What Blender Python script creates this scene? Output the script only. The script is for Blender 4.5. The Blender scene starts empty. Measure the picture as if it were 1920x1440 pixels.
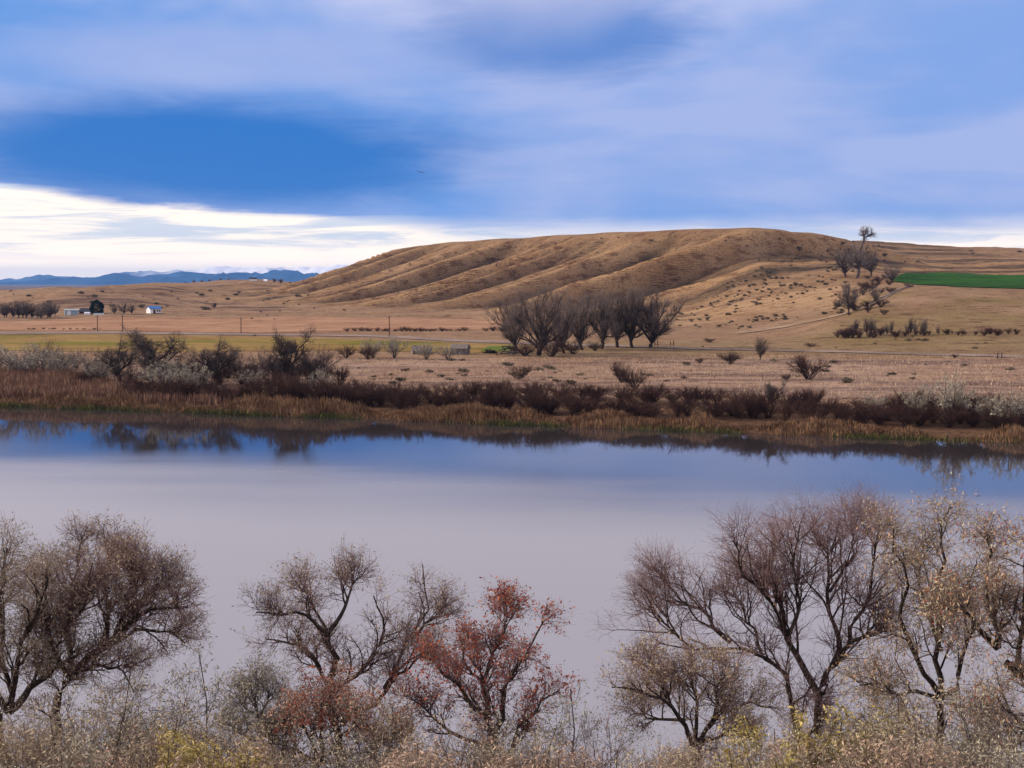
import bpy, math, random
import numpy as np
from mathutils import Vector
R = math.radians
rng = np.random.default_rng(7)
random.seed(7)
S = bpy.context.scene
COL = S.collection

# ------------------------------------------------------------------ camera, sky, sun, exposure
F = 2637.0                       # focal length in pixels of a 1920 wide picture
CAMZ = 15.0
PITCH = math.atan((720 - 530) / F)
cam_d = bpy.data.cameras.new('camera')
cam_d.sensor_width = 36.0
cam_d.lens = F * 36.0 / 1920.0
cam_d.clip_start = 0.5
cam_d.clip_end = 60000
cam = bpy.data.objects.new('camera', cam_d)
COL.objects.link(cam)
cam.location = (0, 0, CAMZ)
cam.rotation_euler = (math.pi / 2 - PITCH, 0, 0)
S.camera = cam
S.view_settings.view_transform = 'Standard'
S.view_settings.look = 'None'
S.view_settings.gamma = 1
S.view_settings.exposure = 0.0
S.view_settings.use_curve_mapping = False
S.cycles.volume_bounces = 0
S.cycles.max_bounces = 6
S.cycles.transparent_max_bounces = 8

SUN_AZ, SUN_EL = R(-80), R(23)   # azimuth from +Y towards +X: low light from the left
sd = bpy.data.lights.new('sun', 'SUN')
sd.energy = 4.9
sd.angle = R(6)
sd.color = (1.0, 0.87, 0.70)
sun = bpy.data.objects.new('sun', sd)
COL.objects.link(sun)
sun.location = (-60, 0, 60)
to_sun = Vector((math.sin(SUN_AZ) * math.cos(SUN_EL), math.cos(SUN_AZ) * math.cos(SUN_EL), math.sin(SUN_EL)))
sun.rotation_euler = to_sun.to_track_quat('Z', 'Y').to_euler()

world = bpy.data.worlds.new('World')
S.world = world
world.use_nodes = True


class NT:
    """small helper to write node trees"""
    def __init__(self, tree):
        self.t = tree
        tree.nodes.clear()

    def n(self, kind, **kw):
        nd = self.t.nodes.new(kind)
        for k, v in kw.items():
            setattr(nd, k, v)
        return nd

    def link(self, a, b):
        self.t.links.new(a, b)

    def _in(self, sock, v):
        if isinstance(v, bpy.types.NodeSocket):
            self.link(v, sock)
        elif v is not None:
            if sock.type == 'RGBA' and len(v) == 3:
                v = (*v, 1)
            sock.default_value = v

    def math(self, op, a, b=None, c=None, clamp=False):
        nd = self.n('ShaderNodeMath', operation=op, use_clamp=clamp)
        for i, v in enumerate((a, b, c)):
            if v is not None:
                self._in(nd.inputs[i], v)
        return nd.outputs[0]

    def mix(self, f, a, b, blend='MIX'):
        nd = self.n('ShaderNodeMix', data_type='RGBA', blend_type=blend, clamp_factor=True)
        self._in(nd.inputs[0], f)
        self._in(nd.inputs[6], a)
        self._in(nd.inputs[7], b)
        return nd.outputs[2]

    def smooth(self, v, lo, hi, a=0.0, b=1.0):
        nd = self.n('ShaderNodeMapRange', interpolation_type='SMOOTHSTEP')
        self._in(nd.inputs[0], v)
        for i, x in enumerate((lo, hi, a, b)):
            self._in(nd.inputs[i + 1], x)
        return nd.outputs[0]

    def noise(self, vec, scale, detail=4, rough=0.55, distort=0.0):
        nd = self.n('ShaderNodeTexNoise')
        if vec is not None:
            self.link(vec, nd.inputs['Vector'])
        nd.inputs['Scale'].default_value = scale
        nd.inputs['Detail'].default_value = detail
        nd.inputs['Roughness'].default_value = rough
        nd.inputs['Distortion'].default_value = distort
        return nd.outputs[0]

    def scale(self, vec, s):
        nd = self.n('ShaderNodeMapping')
        self.link(vec, nd.inputs[0])
        nd.inputs['Scale'].default_value = s
        return nd.outputs[0]


def build_sky():
    T = NT(world.node_tree)
    out = T.n('ShaderNodeOutputWorld')
    bg = T.n('ShaderNodeBackground')
    bg.inputs[1].default_value = 0.1
    T.link(bg.outputs[0], out.inputs[0])
    sky = T.n('ShaderNodeTexSky', sky_type='NISHITA', sun_disc=False, sun_elevation=SUN_EL, sun_rotation=SUN_AZ)
    tc = T.n('ShaderNodeTexCoord')
    sep = T.n('ShaderNodeSeparateXYZ')
    T.link(tc.outputs['Generated'], sep.inputs[0])
    X, Y, Z = sep.outputs
    az = T.math('ARCTAN2', X, Y)          # 0 straight ahead, + to the right
    el = T.math('ARCSINE', Z)
    comb = T.n('ShaderNodeCombineXYZ')
    T.link(az, comb.inputs[0])
    T.link(T.math('MULTIPLY', el, 2.6), comb.inputs[1])
    v = comb.outputs[0]
    n1 = T.noise(v, 3.2, 4, 0.5, 0.5)
    n2 = T.noise(v, 9.0, 5, 0.55, 0.3)
    stre = T.scale(v, (5.0, 26.0, 1))
    n3 = T.noise(stre, 1.4, 6, 0.6, 0.6)
    n4 = T.noise(T.scale(v, (3.0, 9.0, 1)), 2.2, 9, 0.66, 0.8)
    K = 10.0                               # background strength is 0.1

    def c(r, g, b):
        return (r * K, g * K, b * K)
    deep = T.mix(0.92, sky.outputs[0], c(0.0, 0.16, 0.60))
    blue = c(0.15, 0.34, 0.79)
    lav = c(0.40, 0.49, 0.83)
    pale = c(0.84, 0.80, 0.97)
    cream = c(1.42, 1.22, 1.0)
    # lavender cloud sheet, thick and thin
    thick = T.smooth(T.math('ADD', T.math('MULTIPLY', n1, 0.75), T.math('ADD', T.math('MULTIPLY', n2, 0.13), T.math('MULTIPLY', n4, 0.12))), 0.38, 0.60)
    thick = T.math('ADD', thick, T.smooth(az, -0.12, 0.16, 0.0, 0.35), clamp=True)
    col = T.mix(thick, blue, lav)
    # clear gaps in the sheet
    def blob(az0, el0, ra, re, wob=0.5):
        a = T.math('DIVIDE', T.math('SUBTRACT', az, az0), ra)
        b = T.math('DIVIDE', T.math('SUBTRACT', el, el0), re)
        d = T.math('SQRT', T.math('ADD', T.math('MULTIPLY', a, a), T.math('MULTIPLY', b, b)))
        d = T.math('ADD', d, T.math('MULTIPLY', T.math('SUBTRACT', T.math('ADD', T.math('MULTIPLY', n2, 0.5), T.math('MULTIPLY', n4, 0.5)), 0.5), wob * 1.6))
        return T.smooth(d, 1.30, 0.55)
    col = T.mix(blob(-0.215, 0.088, 0.19, 0.040), col, deep)
    col = T.mix(T.math('MULTIPLY', blob(0.03, 0.175, 0.10, 0.035, 0.9), 0.7), col, deep)
    col = T.mix(T.math('MULTIPLY', blob(0.75, 0.12, 0.2, 0.05, 0.9), 0.8), col, deep)
    col = T.mix(T.math('MULTIPLY', blob(-0.95, 0.15, 0.25, 0.06, 0.9), 0.8), col, deep)
    col = T.mix(T.math('MULTIPLY', blob(-0.20, 0.155, 0.16, 0.022, 0.9), 0.55), col, lav)
    # higher up the overcast is paler and even
    high = T.smooth(T.math('ADD', el, T.math('MULTIPLY', T.math('SUBTRACT', n1, 0.5), 0.12)), 0.16, 0.26)
    col = T.mix(high, col, T.mix(n2, pale, c(1.05, 0.95, 1.02)))
    # bright strip between the sheet and the horizon, higher towards the left
    bl = T.smooth(az, -0.42, -0.02, 0.0, 1.0)
    edge = T.math('SUBTRACT', 0.066, T.math('MULTIPLY', bl, 0.018))
    edge = T.math('ADD', edge, T.math('MULTIPLY', T.math('SUBTRACT', n2, 0.5), 0.014))
    edge = T.math('ADD', edge, T.math('MULTIPLY', T.math('SUBTRACT', n3, 0.5), 0.016))
    dip = T.math('DIVIDE', T.math('ADD', az, 0.20), 0.11)
    dip = T.math('MULTIPLY', T.math('POWER', 2.718, T.math('MULTIPLY', T.math('MULTIPLY', dip, dip), -1.0)), 0.006)
    edge = T.math('SUBTRACT', edge, dip)
    soft = T.smooth(az, -0.16, 0.02, 0.004, 0.024)
    lo = T.math('SUBTRACT', edge, soft)
    strip = T.smooth(el, T.math('ADD', edge, 0.003), lo)
    streak = T.smooth(n3, 0.44, 0.60)
    cr = T.mix(T.math('MULTIPLY', streak, 0.8), cream, c(0.66, 0.74, 0.88))
    lowf = T.smooth(el, 0.034, 0.006)
    cr = T.mix(lowf, cr, c(2.1, 1.65, 1.18))
    col = T.mix(strip, col, cr)
    # below the horizon
    col = T.mix(T.smooth(el, -0.01, -0.05), col, c(0.25, 0.22, 0.2))
    T.link(col, bg.inputs[0])


build_sky()

# ------------------------------------------------------------------ helpers
FWD = np.array([0, math.cos(PITCH), -math.sin(PITCH)])
UPV = np.array([0, math.sin(PITCH), math.cos(PITCH)])


def ray(px, py):
    d = FWD + np.array([1.0, 0, 0]) * ((px - 960) / F) + UPV * ((720 - py) / F)
    return d / d[1]


def at(px, py, D):
    """the point seen at photo pixel px, py, D metres out"""
    return np.array([0, 0, CAMZ]) + ray(px, py) * D


def sstep(x, a, b):
    t = np.clip((x - a) / (b - a), 0, 1)
    return t * t * (3 - 2 * t)


_tab = np.random.default_rng(3).random((256, 256))


def vnoise(x, y):
    xi = np.floor(x).astype(int)
    yi = np.floor(y).astype(int)
    fx = x - xi
    fy = y - yi
    fx = fx * fx * (3 - 2 * fx)
    fy = fy * fy * (3 - 2 * fy)
    a = _tab[xi % 256, yi % 256]
    b = _tab[(xi + 1) % 256, yi % 256]
    c = _tab[xi % 256, (yi + 1) % 256]
    d = _tab[(xi + 1) % 256, (yi + 1) % 256]
    return (a * (1 - fx) + b * fx) * (1 - fy) + (c * (1 - fx) + d * fx) * fy - 0.5


def fbm(x, y, o=4):
    s = 0
    a = 1.0
    for i in range(o):
        s = s + a * vnoise(x * 2 ** i + 17.3 * i, y * 2 ** i + 5.1 * i)
        a *= 0.5
    return s


def mesh_from(name, V, faces, k):
    """faces: int array (n, k), k corners each"""
    me = bpy.data.meshes.new(name)
    V = np.ascontiguousarray(V, dtype=np.float32)
    faces = np.ascontiguousarray(faces, dtype=np.int32)
    me.vertices.add(len(V))
    me.vertices.foreach_set('co', V.ravel())
    me.loops.add(faces.size)
    me.loops.foreach_set('vertex_index', faces.ravel())
    me.polygons.add(len(faces))
    me.polygons.foreach_set('loop_start', np.arange(len(faces), dtype=np.int32) * k)
    me.update(calc_edges=True)
    return me


def smooth(me):
    me.polygons.foreach_set('use_smooth', np.ones(len(me.polygons), dtype=bool))
    return me


def link(name, me, mat, parent=None, **props):
    o = bpy.data.objects.new(name, me)
    COL.objects.link(o)
    if mat is not None and me is not None and not me.materials:
        me.materials.append(mat)
    if parent is not None:
        o.parent = parent
    for k, v in props.items():
        o[k] = v
    return o


def empty(name, loc, label, cat, group=None, rz=0.0, s=1.0):
    o = bpy.data.objects.new(name, None)
    COL.objects.link(o)
    o.empty_display_size = 0.3
    o.location = loc
    o.rotation_euler = (0, 0, rz)
    o.scale = (s, s, s)
    o['label'] = label
    o['category'] = cat
    if group:
        o['group'] = group
    return o


def copy_tree(root, loc, rz, s, label, group=None):
    r = root.copy()
    COL.objects.link(r)
    r.location = loc
    r.rotation_euler = (0, 0, rz)
    r.scale = s if hasattr(s, '__len__') else (s, s, s)
    r['label'] = label
    if group:
        r['group'] = group
    for ch in root.children:
        c = ch.copy()
        COL.objects.link(c)
        c.parent = r
        for g in ch.children:
            d = g.copy()
            COL.objects.link(d)
            d.parent = c
    return r


# ------------------------------------------------------------------ materials
def mat_basic(name, cols, scale=3.0, rough=0.85, bump=0.0, bscale=30.0, rand=0.0, spec=0.2, detail=5, attr=None, trans=0.0):
    """noise between colours; cols a list of 2 or 3 linear colours"""
    m = bpy.data.materials.new(name)
    m.use_nodes = True
    T = NT(m.node_tree)
    out = T.n('ShaderNodeOutputMaterial')
    b = T.n('ShaderNodeBsdfPrincipled')
    T.link(b.outputs[0], out.inputs[0])
    b.inputs['Roughness'].default_value = rough
    b.inputs['Specular IOR Level'].default_value = spec
    tc = T.n('ShaderNodeTexCoord')
    v = tc.outputs['Object']
    n = T.noise(v, scale, detail, 0.6)
    col = T.mix(T.smooth(n, 0.35, 0.65), cols[0], cols[1])
    if len(cols) > 2:
        col = T.mix(T.smooth(T.noise(v, scale * 3.1, detail, 0.6), 0.45, 0.7), col, cols[2])
    if rand > 0:
        oi = T.n('ShaderNodeObjectInfo')
        hs = T.n('ShaderNodeHueSaturation')
        T.link(T.math('ADD', 1 - rand, T.math('MULTIPLY', oi.outputs['Random'], 2 * rand)), hs.inputs['Value'])
        T.link(T.math('ADD', 0.5 - rand * 0.05, T.math('MULTIPLY', oi.outputs['Random'], rand * 0.1)), hs.inputs['Hue'])
        T.link(col, hs.inputs['Color'])
        col = hs.outputs[0]
    if attr:
        at_ = T.n('ShaderNodeAttribute', attribute_name=attr)
        col = T.mix(1.0, at_.outputs['Color'], T.mix(0.0, col, col), 'MULTIPLY') if False else T.mix(0.45, at_.outputs['Color'], col, 'OVERLAY')
    T._in(b.inputs['Base Color'], col)
    if bump > 0:
        bp = T.n('ShaderNodeBump')
        bp.inputs['Strength'].default_value = bump
        bp.inputs['Distance'].default_value = 0.1
        T.link(T.noise(v, bscale, 4, 0.6), bp.inputs['Height'])
        T.link(bp.outputs[0], b.inputs['Normal'])
    return m


def mat_land(name, fine=1.0, terr=0.0, bumpd=0.35, contrast=1.25):
    """land surface: colour attribute 'land' broken up by grass-tuft noise, optional terracette relief"""
    m = bpy.data.materials.new(name)
    m.use_nodes = True
    T = NT(m.node_tree)
    out = T.n('ShaderNodeOutputMaterial')
    b = T.n('ShaderNodeBsdfPrincipled')
    T.link(b.outputs[0], out.inputs[0])
    b.inputs['Roughness'].default_value = 0.95
    b.inputs['Specular IOR Level'].default_value = 0.05
    a = T.n('ShaderNodeAttribute', attribute_name='land')
    tc = T.n('ShaderNodeTexCoord')
    v = tc.outputs['Object']
    n_big = T.noise(v, 0.035, 5, 0.6, 0.6)
    n_mid = T.noise(T.scale(v, (0.6, 1.0, 1.5)), 0.30 * fine, 5, 0.65, 0.3)
    n_fin = T.noise(v, 1.5 * fine, 4, 0.7)
    col = T.mix(1.0, a.outputs['Color'], (0.76, 0.72, 0.67), 'MULTIPLY')
    col = T.mix(T.smooth(n_big, 0.35, 0.68), col, T.mix(1.0, col, (0.80, 0.74, 0.70), 'MULTIPLY'))
    col = T.mix(T.math('MULTIPLY', T.smooth(n_mid, 0.50, 0.64), 0.75 * contrast), col, T.mix(1.0, col, (0.50, 0.42, 0.42), 'MULTIPLY'))
    col = T.mix(T.math('MULTIPLY', T.smooth(n_fin, 0.50, 0.64), 0.7 * contrast), col, T.mix(1.0, col, (0.52, 0.46, 0.46), 'MULTIPLY'))
    col = T.mix(T.math('MULTIPLY', T.smooth(n_fin, 0.48, 0.34), 0.5 * contrast), col, T.mix(1.0, col, (1.28, 1.26, 1.2), 'MULTIPLY'))
    h = T.math('ADD', T.math('MULTIPLY', n_mid, 1.2), T.math('MULTIPLY', n_fin, 0.5))
    if terr > 0:
        sp = T.n('ShaderNodeSeparateXYZ')
        T.link(v, sp.inputs[0])
        warp = T.noise(v, 0.12, 4, 0.6)
        zz = T.math('ADD', sp.outputs[2], T.math('MULTIPLY', warp, 5.0))
        w = T.math('SINE', T.math('MULTIPLY', zz, 6.2832 / 0.95))
        pres = T.smooth(T.noise(v, 0.05, 3, 0.5), 0.42, 0.62)
        w = T.math('MULTIPLY', w, pres)
        h = T.math('ADD', h, T.math('MULTIPLY', w, terr))
        col = T.mix(T.math('MULTIPLY', T.smooth(w, 0.2, 0.95), 0.5), col, T.mix(1.0, col, (0.55, 0.47, 0.45), 'MULTIPLY'))
    bp = T.n('ShaderNodeBump')
    bp.inputs['Strength'].default_value = 0.9
    bp.inputs['Distance'].default_value = bumpd
    T.link(h, bp.inputs['Height'])
    T.link(bp.outputs[0], b.inputs['Normal'])
    T._in(b.inputs['Base Color'], col)
    return m


M_land = mat_land('dry_grass_land')
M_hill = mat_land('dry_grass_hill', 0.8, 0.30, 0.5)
M_field = mat_land('field', 0.7, 0.0, 0.15, 0.7)
M_road = mat_basic('gravel', [(0.34, 0.29, 0.26), (0.42, 0.37, 0.34)], 0.8, 0.95)
M_bark = mat_basic('dark_bark', [(0.030, 0.022, 0.019), (0.065, 0.048, 0.040)], 6, 0.95, 0.6, 25)
M_bark2 = mat_basic('grey_bark', [(0.060, 0.045, 0.042), (0.12, 0.092, 0.082)], 5, 0.95, 0.5, 20)
M_twig_purple = mat_basic('purple_twigs', [(0.15, 0.085, 0.085), (0.27, 0.175, 0.165)], 1.5, 0.9, rand=0.15)
M_twig_tan = mat_basic('tan_twigs', [(0.19, 0.135, 0.11), (0.34, 0.26, 0.21)], 1.5, 0.9, rand=0.15)
M_twig_grey = mat_basic('grey_twigs', [(0.13, 0.105, 0.092), (0.25, 0.21, 0.185)], 1.5, 0.9, rand=0.2)
M_twig_brown = mat_basic('brown_brush_twigs', [(0.034, 0.014, 0.012), (0.080, 0.036, 0.029)], 0.8, 0.9, rand=0.35)
M_twig_cotton = mat_basic('cottonwood_twigs', [(0.12, 0.088, 0.078), (0.21, 0.16, 0.14)], 0.5, 0.9, rand=0.2)
M_twig_dark = mat_basic('dark_twigs', [(0.050, 0.036, 0.034), (0.095, 0.072, 0.068)], 0.5, 0.9, rand=0.2)
M_twig_mauve = mat_basic('mauve_twigs', [(0.070, 0.046, 0.042), (0.15, 0.108, 0.098)], 0.6, 0.9, rand=0.25)
M_twig_snag = mat_basic('silver_twigs', [(0.17, 0.135, 0.125), (0.27, 0.225, 0.21)], 0.5, 0.9)
M_leaf_tan = mat_basic('dry_tan_leaves', [(0.34, 0.26, 0.165), (0.46, 0.37, 0.25), (0.27, 0.23, 0.14)], 2.2, 0.8)
M_leaf_grey = mat_basic('grey_green_leaves', [(0.32, 0.28, 0.20), (0.45, 0.40, 0.30), (0.26, 0.24, 0.15)], 2.2, 0.8, rand=0.12)
M_leaf_red = mat_basic('rust_red_leaves', [(0.30, 0.050, 0.030), (0.42, 0.12, 0.055), (0.20, 0.045, 0.03)], 2.5, 0.75)
M_leaf_orange = mat_basic('orange_tan_leaves', [(0.44, 0.24, 0.13), (0.48, 0.34, 0.20), (0.32, 0.24, 0.13)], 1.8, 0.8)
M_leaf_yellow = mat_basic('yellow_leaves', [(0.40, 0.31, 0.09), (0.50, 0.40, 0.16), (0.27, 0.23, 0.08)], 2.5, 0.8)
M_leaf_pink = mat_basic('dry_pink_brush', [(0.34, 0.23, 0.165), (0.46, 0.34, 0.25)], 2.5, 0.85)
M_needle = mat_basic('evergreen_needles', [(0.008, 0.018, 0.014), (0.018, 0.035, 0.022)], 1.0, 0.8)
M_reed = mat_basic('dry_reeds', [(0.13, 0.066, 0.034), (0.25, 0.145, 0.080), (0.08, 0.040, 0.024)], 0.35, 0.9)
M_plume = mat_basic('reed_plumes', [(0.15, 0.078, 0.050), (0.26, 0.15, 0.10)], 0.6, 0.9)
M_sedge = mat_basic('green_sedge', [(0.045, 0.050, 0.014), (0.09, 0.085, 0.02), (0.03, 0.03, 0.012)], 0.25, 0.9)
M_grass = mat_basic('dry_grass_tufts', [(0.36, 0.25, 0.165), (0.46, 0.34, 0.23), (0.27, 0.18, 0.12)], 0.12, 0.9)
M_sage = mat_basic('sagebrush', [(0.085, 0.066, 0.046), (0.16, 0.125, 0.085)], 3, 0.9, rand=0.3)
M_white = mat_basic('white_paint', [(0.72, 0.72, 0.74), (0.80, 0.79, 0.79)], 1.5, 0.6)
M_blue_roof = mat_basic('blue_roof', [(0.03, 0.13, 0.36), (0.045, 0.17, 0.42)], 2, 0.5)
M_grey_blue = mat_basic('grey_blue_siding', [(0.24, 0.32, 0.38), (0.32, 0.40, 0.45)], 1.5, 0.7)
M_dark_roof = mat_basic('dark_roof', [(0.02, 0.022, 0.035), (0.035, 0.035, 0.05)], 2, 0.8)
M_glass = mat_basic('dark_window', [(0.02, 0.02, 0.025), (0.03, 0.03, 0.035)], 2, 0.2, spec=0.5)
M_door = mat_basic('brown_door', [(0.10, 0.035, 0.025), (0.13, 0.05, 0.03)], 2, 0.7)
M_wood = mat_basic('weathered_wood', [(0.13, 0.105, 0.095), (0.26, 0.22, 0.20), (0.08, 0.06, 0.055)], 2.5, 0.9)
M_pole = mat_basic('pole_wood', [(0.085, 0.04, 0.03), (0.12, 0.06, 0.045)], 2, 0.9)
M_snow = None

# ------------------------------------------------------------------ terrain height
def shore_y(x):
    return 149.0 - 48.0 * np.tanh(x / 128.0) + 2.2 * vnoise(np.asarray(x) / 22.0 + 40, np.asarray(x) * 0 + 3.3) + 0.9 * vnoise(np.asarray(x) / 6.0, np.asarray(x) * 0 + 9.1)


CP = []
for px in (-500, -200, 0, 300, 640, 1000, 1300, 1600, 1920, 2300):
    CP += [(px, 120, 1.8), (px, 200, 2.0), (px, 255, 2.2)]
for px in (-500, -100, 200, 500, 800, 1050):
    CP += [(px, 330, 2.2), (px, 430, 2.2), (px, 520, 2.2)]
CP += [(1240, 330, 2.2), (1240, 430, 2.4), (1300, 450, 3.2), (1400, 330, 2.5), (1400, 400, 3.2)]
for px, a, b in ((1570, 0, 0), (1700, 0, 0), (1920, 0, 0), (2300, 0, 0)):
    CP += [(px, 285, 2.9), (px, 306, 3.7), (px, 335, 6.1)]
CP += [(1700, 420, 12.6), (1920, 420, 13.0), (2300, 420, 13.0), (1700, 560, 18.9), (1920, 560, 18.4), (2300, 560, 18.5),
       (1700, 640, 22.6), (1920, 640, 22.0), (2300, 650, 22), (1700, 800, 33), (1920, 800, 31.5), (2300, 800, 30),
       (1620, 905, 41.0), (1700, 900, 40.2), (1920, 900, 36.8), (2300, 900, 36), (1530, 850, 40.0), (1920, 1100, 36), (2300, 1100, 34), (1650, 1100, 38),
       (1500, 360, 4.1), (1560, 400, 6.1), (1610, 500, 17.0), (1560, 540, 21.2), (1500, 620, 28.0), (1420, 560, 23.4), (1480, 560, 22.6),
       (1420, 470, 9.4), (1500, 470, 12.0), (1300, 520, 9.5), (1560, 700, 32), (1400, 620, 27)]
CP += [(100, 580, 2.6), (100, 700, 8.2), (100, 800, 11.4), (100, 1000, 7), (250, 800, 10.6), (300, 650, 5), (420, 1000, 12.8), (480, 1100, 15.0),
       (560, 1100, 13.6), (0, 600, 2.6), (0, 700, 6.5), (0, 800, 10.2), (-100, 800, 7), (-300, 800, 6), (-500, 1000, 4), (420, 600, 2.5), (420, 750, 6.0),
       (650, 1100, 13.0), (550, 800, 8), (650, 900, 9), (800, 700, 4), (900, 1100, 10), (1100, 1100, 12), (1000, 600, 3)]
CPa = np.array(CP, float)
_ca = (CPa[:, 0] - 960) / F * 4.0
_cl = np.log(CPa[:, 1])


def _tps(r2):
    return np.where(r2 > 1e-12, 0.5 * r2 * np.log(np.maximum(r2, 1e-12)), 0.0)


_n = len(CP)
_A = np.zeros((_n + 3, _n + 3))
_d2 = (_ca[:, None] - _ca[None]) ** 2 + (_cl[:, None] - _cl[None]) ** 2
_A[:_n, :_n] = _tps(_d2) + np.eye(_n) * 0.0008
_P = np.stack([np.ones(_n), _ca, _cl], 1)
_A[:_n, _n:] = _P
_A[_n:, :_n] = _P.T
_W = np.linalg.solve(_A, np.concatenate([CPa[:, 2], np.zeros(3)]))


def base_land(x, y):
    yy = np.clip(y, 100, 1150)
    a = np.clip(x / np.maximum(y, 1.0), -0.52, 0.48) * 4.0
    l = np.log(yy)
    z = _W[_n] + _W[_n + 1] * a + _W[_n + 2] * l
    for i in range(_n):
        z = z + _W[i] * _tps((a - _ca[i]) ** 2 + (l - _cl[i]) ** 2)
    return z


PLATEAU = np.array([(-57, 885), (-18, 790), (48, 675), (104, 612), (128, 640), (150, 720), (160, 900), (120, 1150), (-40, 1150)], float)


def sdist(x, y):
    """signed distance to the plateau outline, negative inside"""
    best = np.full(np.shape(x), 1e9)
    inside = np.zeros(np.shape(x), bool)
    n = len(PLATEAU)
    for i in range(n):
        ax, ay = PLATEAU[i]
        bx, by = PLATEAU[(i + 1) % n]
        ex, ey = bx - ax, by - ay
        t = np.clip(((x - ax) * ex + (y - ay) * ey) / (ex * ex + ey * ey), 0, 1)
        best = np.minimum(best, np.hypot(x - ax - t * ex, y - ay - t * ey))
        cond = ((ay > y) != (by > y)) & (x < (bx - ax) * (y - ay) / (by - ay + 1e-9) + ax)
        inside ^= cond
    return np.where(inside, -best, best)


def tri(t):
    """rounded saw: long flank then a short one"""
    f = t - np.floor(t)
    s = np.where(f < 0.68, f / 0.68, (1 - f) / 0.32)
    return (0.35 * s * s * (3 - 2 * s) + 0.65 * s ** 1.25) * 2 - 1


def gully(x, y):
    t = x * 0.45 - y * 0.89
    w = 9.0 * vnoise(x / 45.0, y / 45.0) + 3.0 * vnoise(x / 13.0 + 7, y / 13.0)
    a = t / 47.0 + 1.1 * vnoise(t / 58.0 + 11, t * 0 + 3.3) + w / 41.0
    k = 0.45 + 0.75 * (vnoise(t / 33.0 + 5, t * 0 + 8.2) + 0.5)
    f = a - np.floor(a)
    inc = np.exp(-(np.minimum(f, 1 - f) / 0.045) ** 2)
    return -0.40 * inc + k * 1.1 * (0.80 * tri(a) + 0.34 * tri(a * 2.3 + 0.4) + 0.14 * tri(a * 5.1 + 0.1))


def mesa(x, y):
    d = sdist(x, y)
    amp = 25.0 * sstep(d, -14, 34) * (1 - 0.85 * sstep(d, 85, 135))
    de = d - amp * (gully(x, y) - 0.85) + 2.5 * fbm(x / 30.0, y / 30.0, 3)
    de = 6.0 * np.log1p(np.exp(np.clip(de / 6.0, -30, 30)))      # rounded brow
    t = np.clip(de / 140.0, 0, 1)
    h = (1 - t) ** 1.34
    return 2.0 + 37.8 * h + 0.7 * fbm(x / 25.0, y / 25.0, 3), d


def land(x, y):
    """height of the ground everywhere"""
    x = np.asarray(x, float)
    y = np.asarray(y, float)
    z = base_land(x, y)
    z = z + (0.10 + 0.5 * sstep(y, 350, 600)) * fbm(x / 9.0, y / 9.0, 3) * sstep(y, 120, 200) + 1.6 * sstep(y, 380, 620) * fbm(x / 45.0, y / 45.0, 3) * sstep(x / np.maximum(y, 1) * F + 960, 1100, 1350)
    z = z + 5.5 * sstep(y, 560, 720) * fbm(x / 70.0 + 4, y / 70.0, 4) * sstep(x / np.maximum(y, 1) * F + 960, 700, 450)
    m, d = mesa(x, y)
    k = 1.2
    z = k * np.logaddexp(z / k, np.where(d < 150, m, -50) / k)
    # far plain
    pl = -2.0 + 3.0 * fbm(x / 900.0, y / 900.0, 3)
    f = sstep(y, 1180, 1700)
    z = z * (1 - f) + pl * f
    # river: far shore
    s = y - shore_y(x)
    z = np.where(s < 22, -1.6 + (z + 1.6) * np.clip(0.60 * sstep(s, -4, 4) + 0.40 * sstep(s, 2, 22), 0, 1), z)
    # near bank
    nb = np.interp(y, [-60, 2, 10, 20, 28, 34, 39, 44], [14.2, 13.2, 9.6, 5.4, 2.9, 1.3, 0.15, -1.6])
    nb = nb + 0.25 * fbm(x / 4.0, y / 4.0, 3) * sstep(-y, -38, -30)
    return np.where(y < 70, nb, z)


def zland(x, y):
    return float(land(np.array([x]), np.array([y]))[0])


_marchD = np.concatenate([np.arange(100, 700, 0.5), np.arange(700, 1600, 1.0)])


def G(px, py, dmin=100):
    """where the ray of a photo pixel meets the land"""
    r = ray(px, py)
    D = _marchD[_marchD >= dmin]
    zr = CAMZ + r[2] * D
    zl = land(r[0] * D, D)
    hit = np.nonzero(zr <= zl)[0]
    i = hit[0] if len(hit) else len(D) - 1
    return np.array([r[0] * D[i], D[i], zl[i]])


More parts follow.
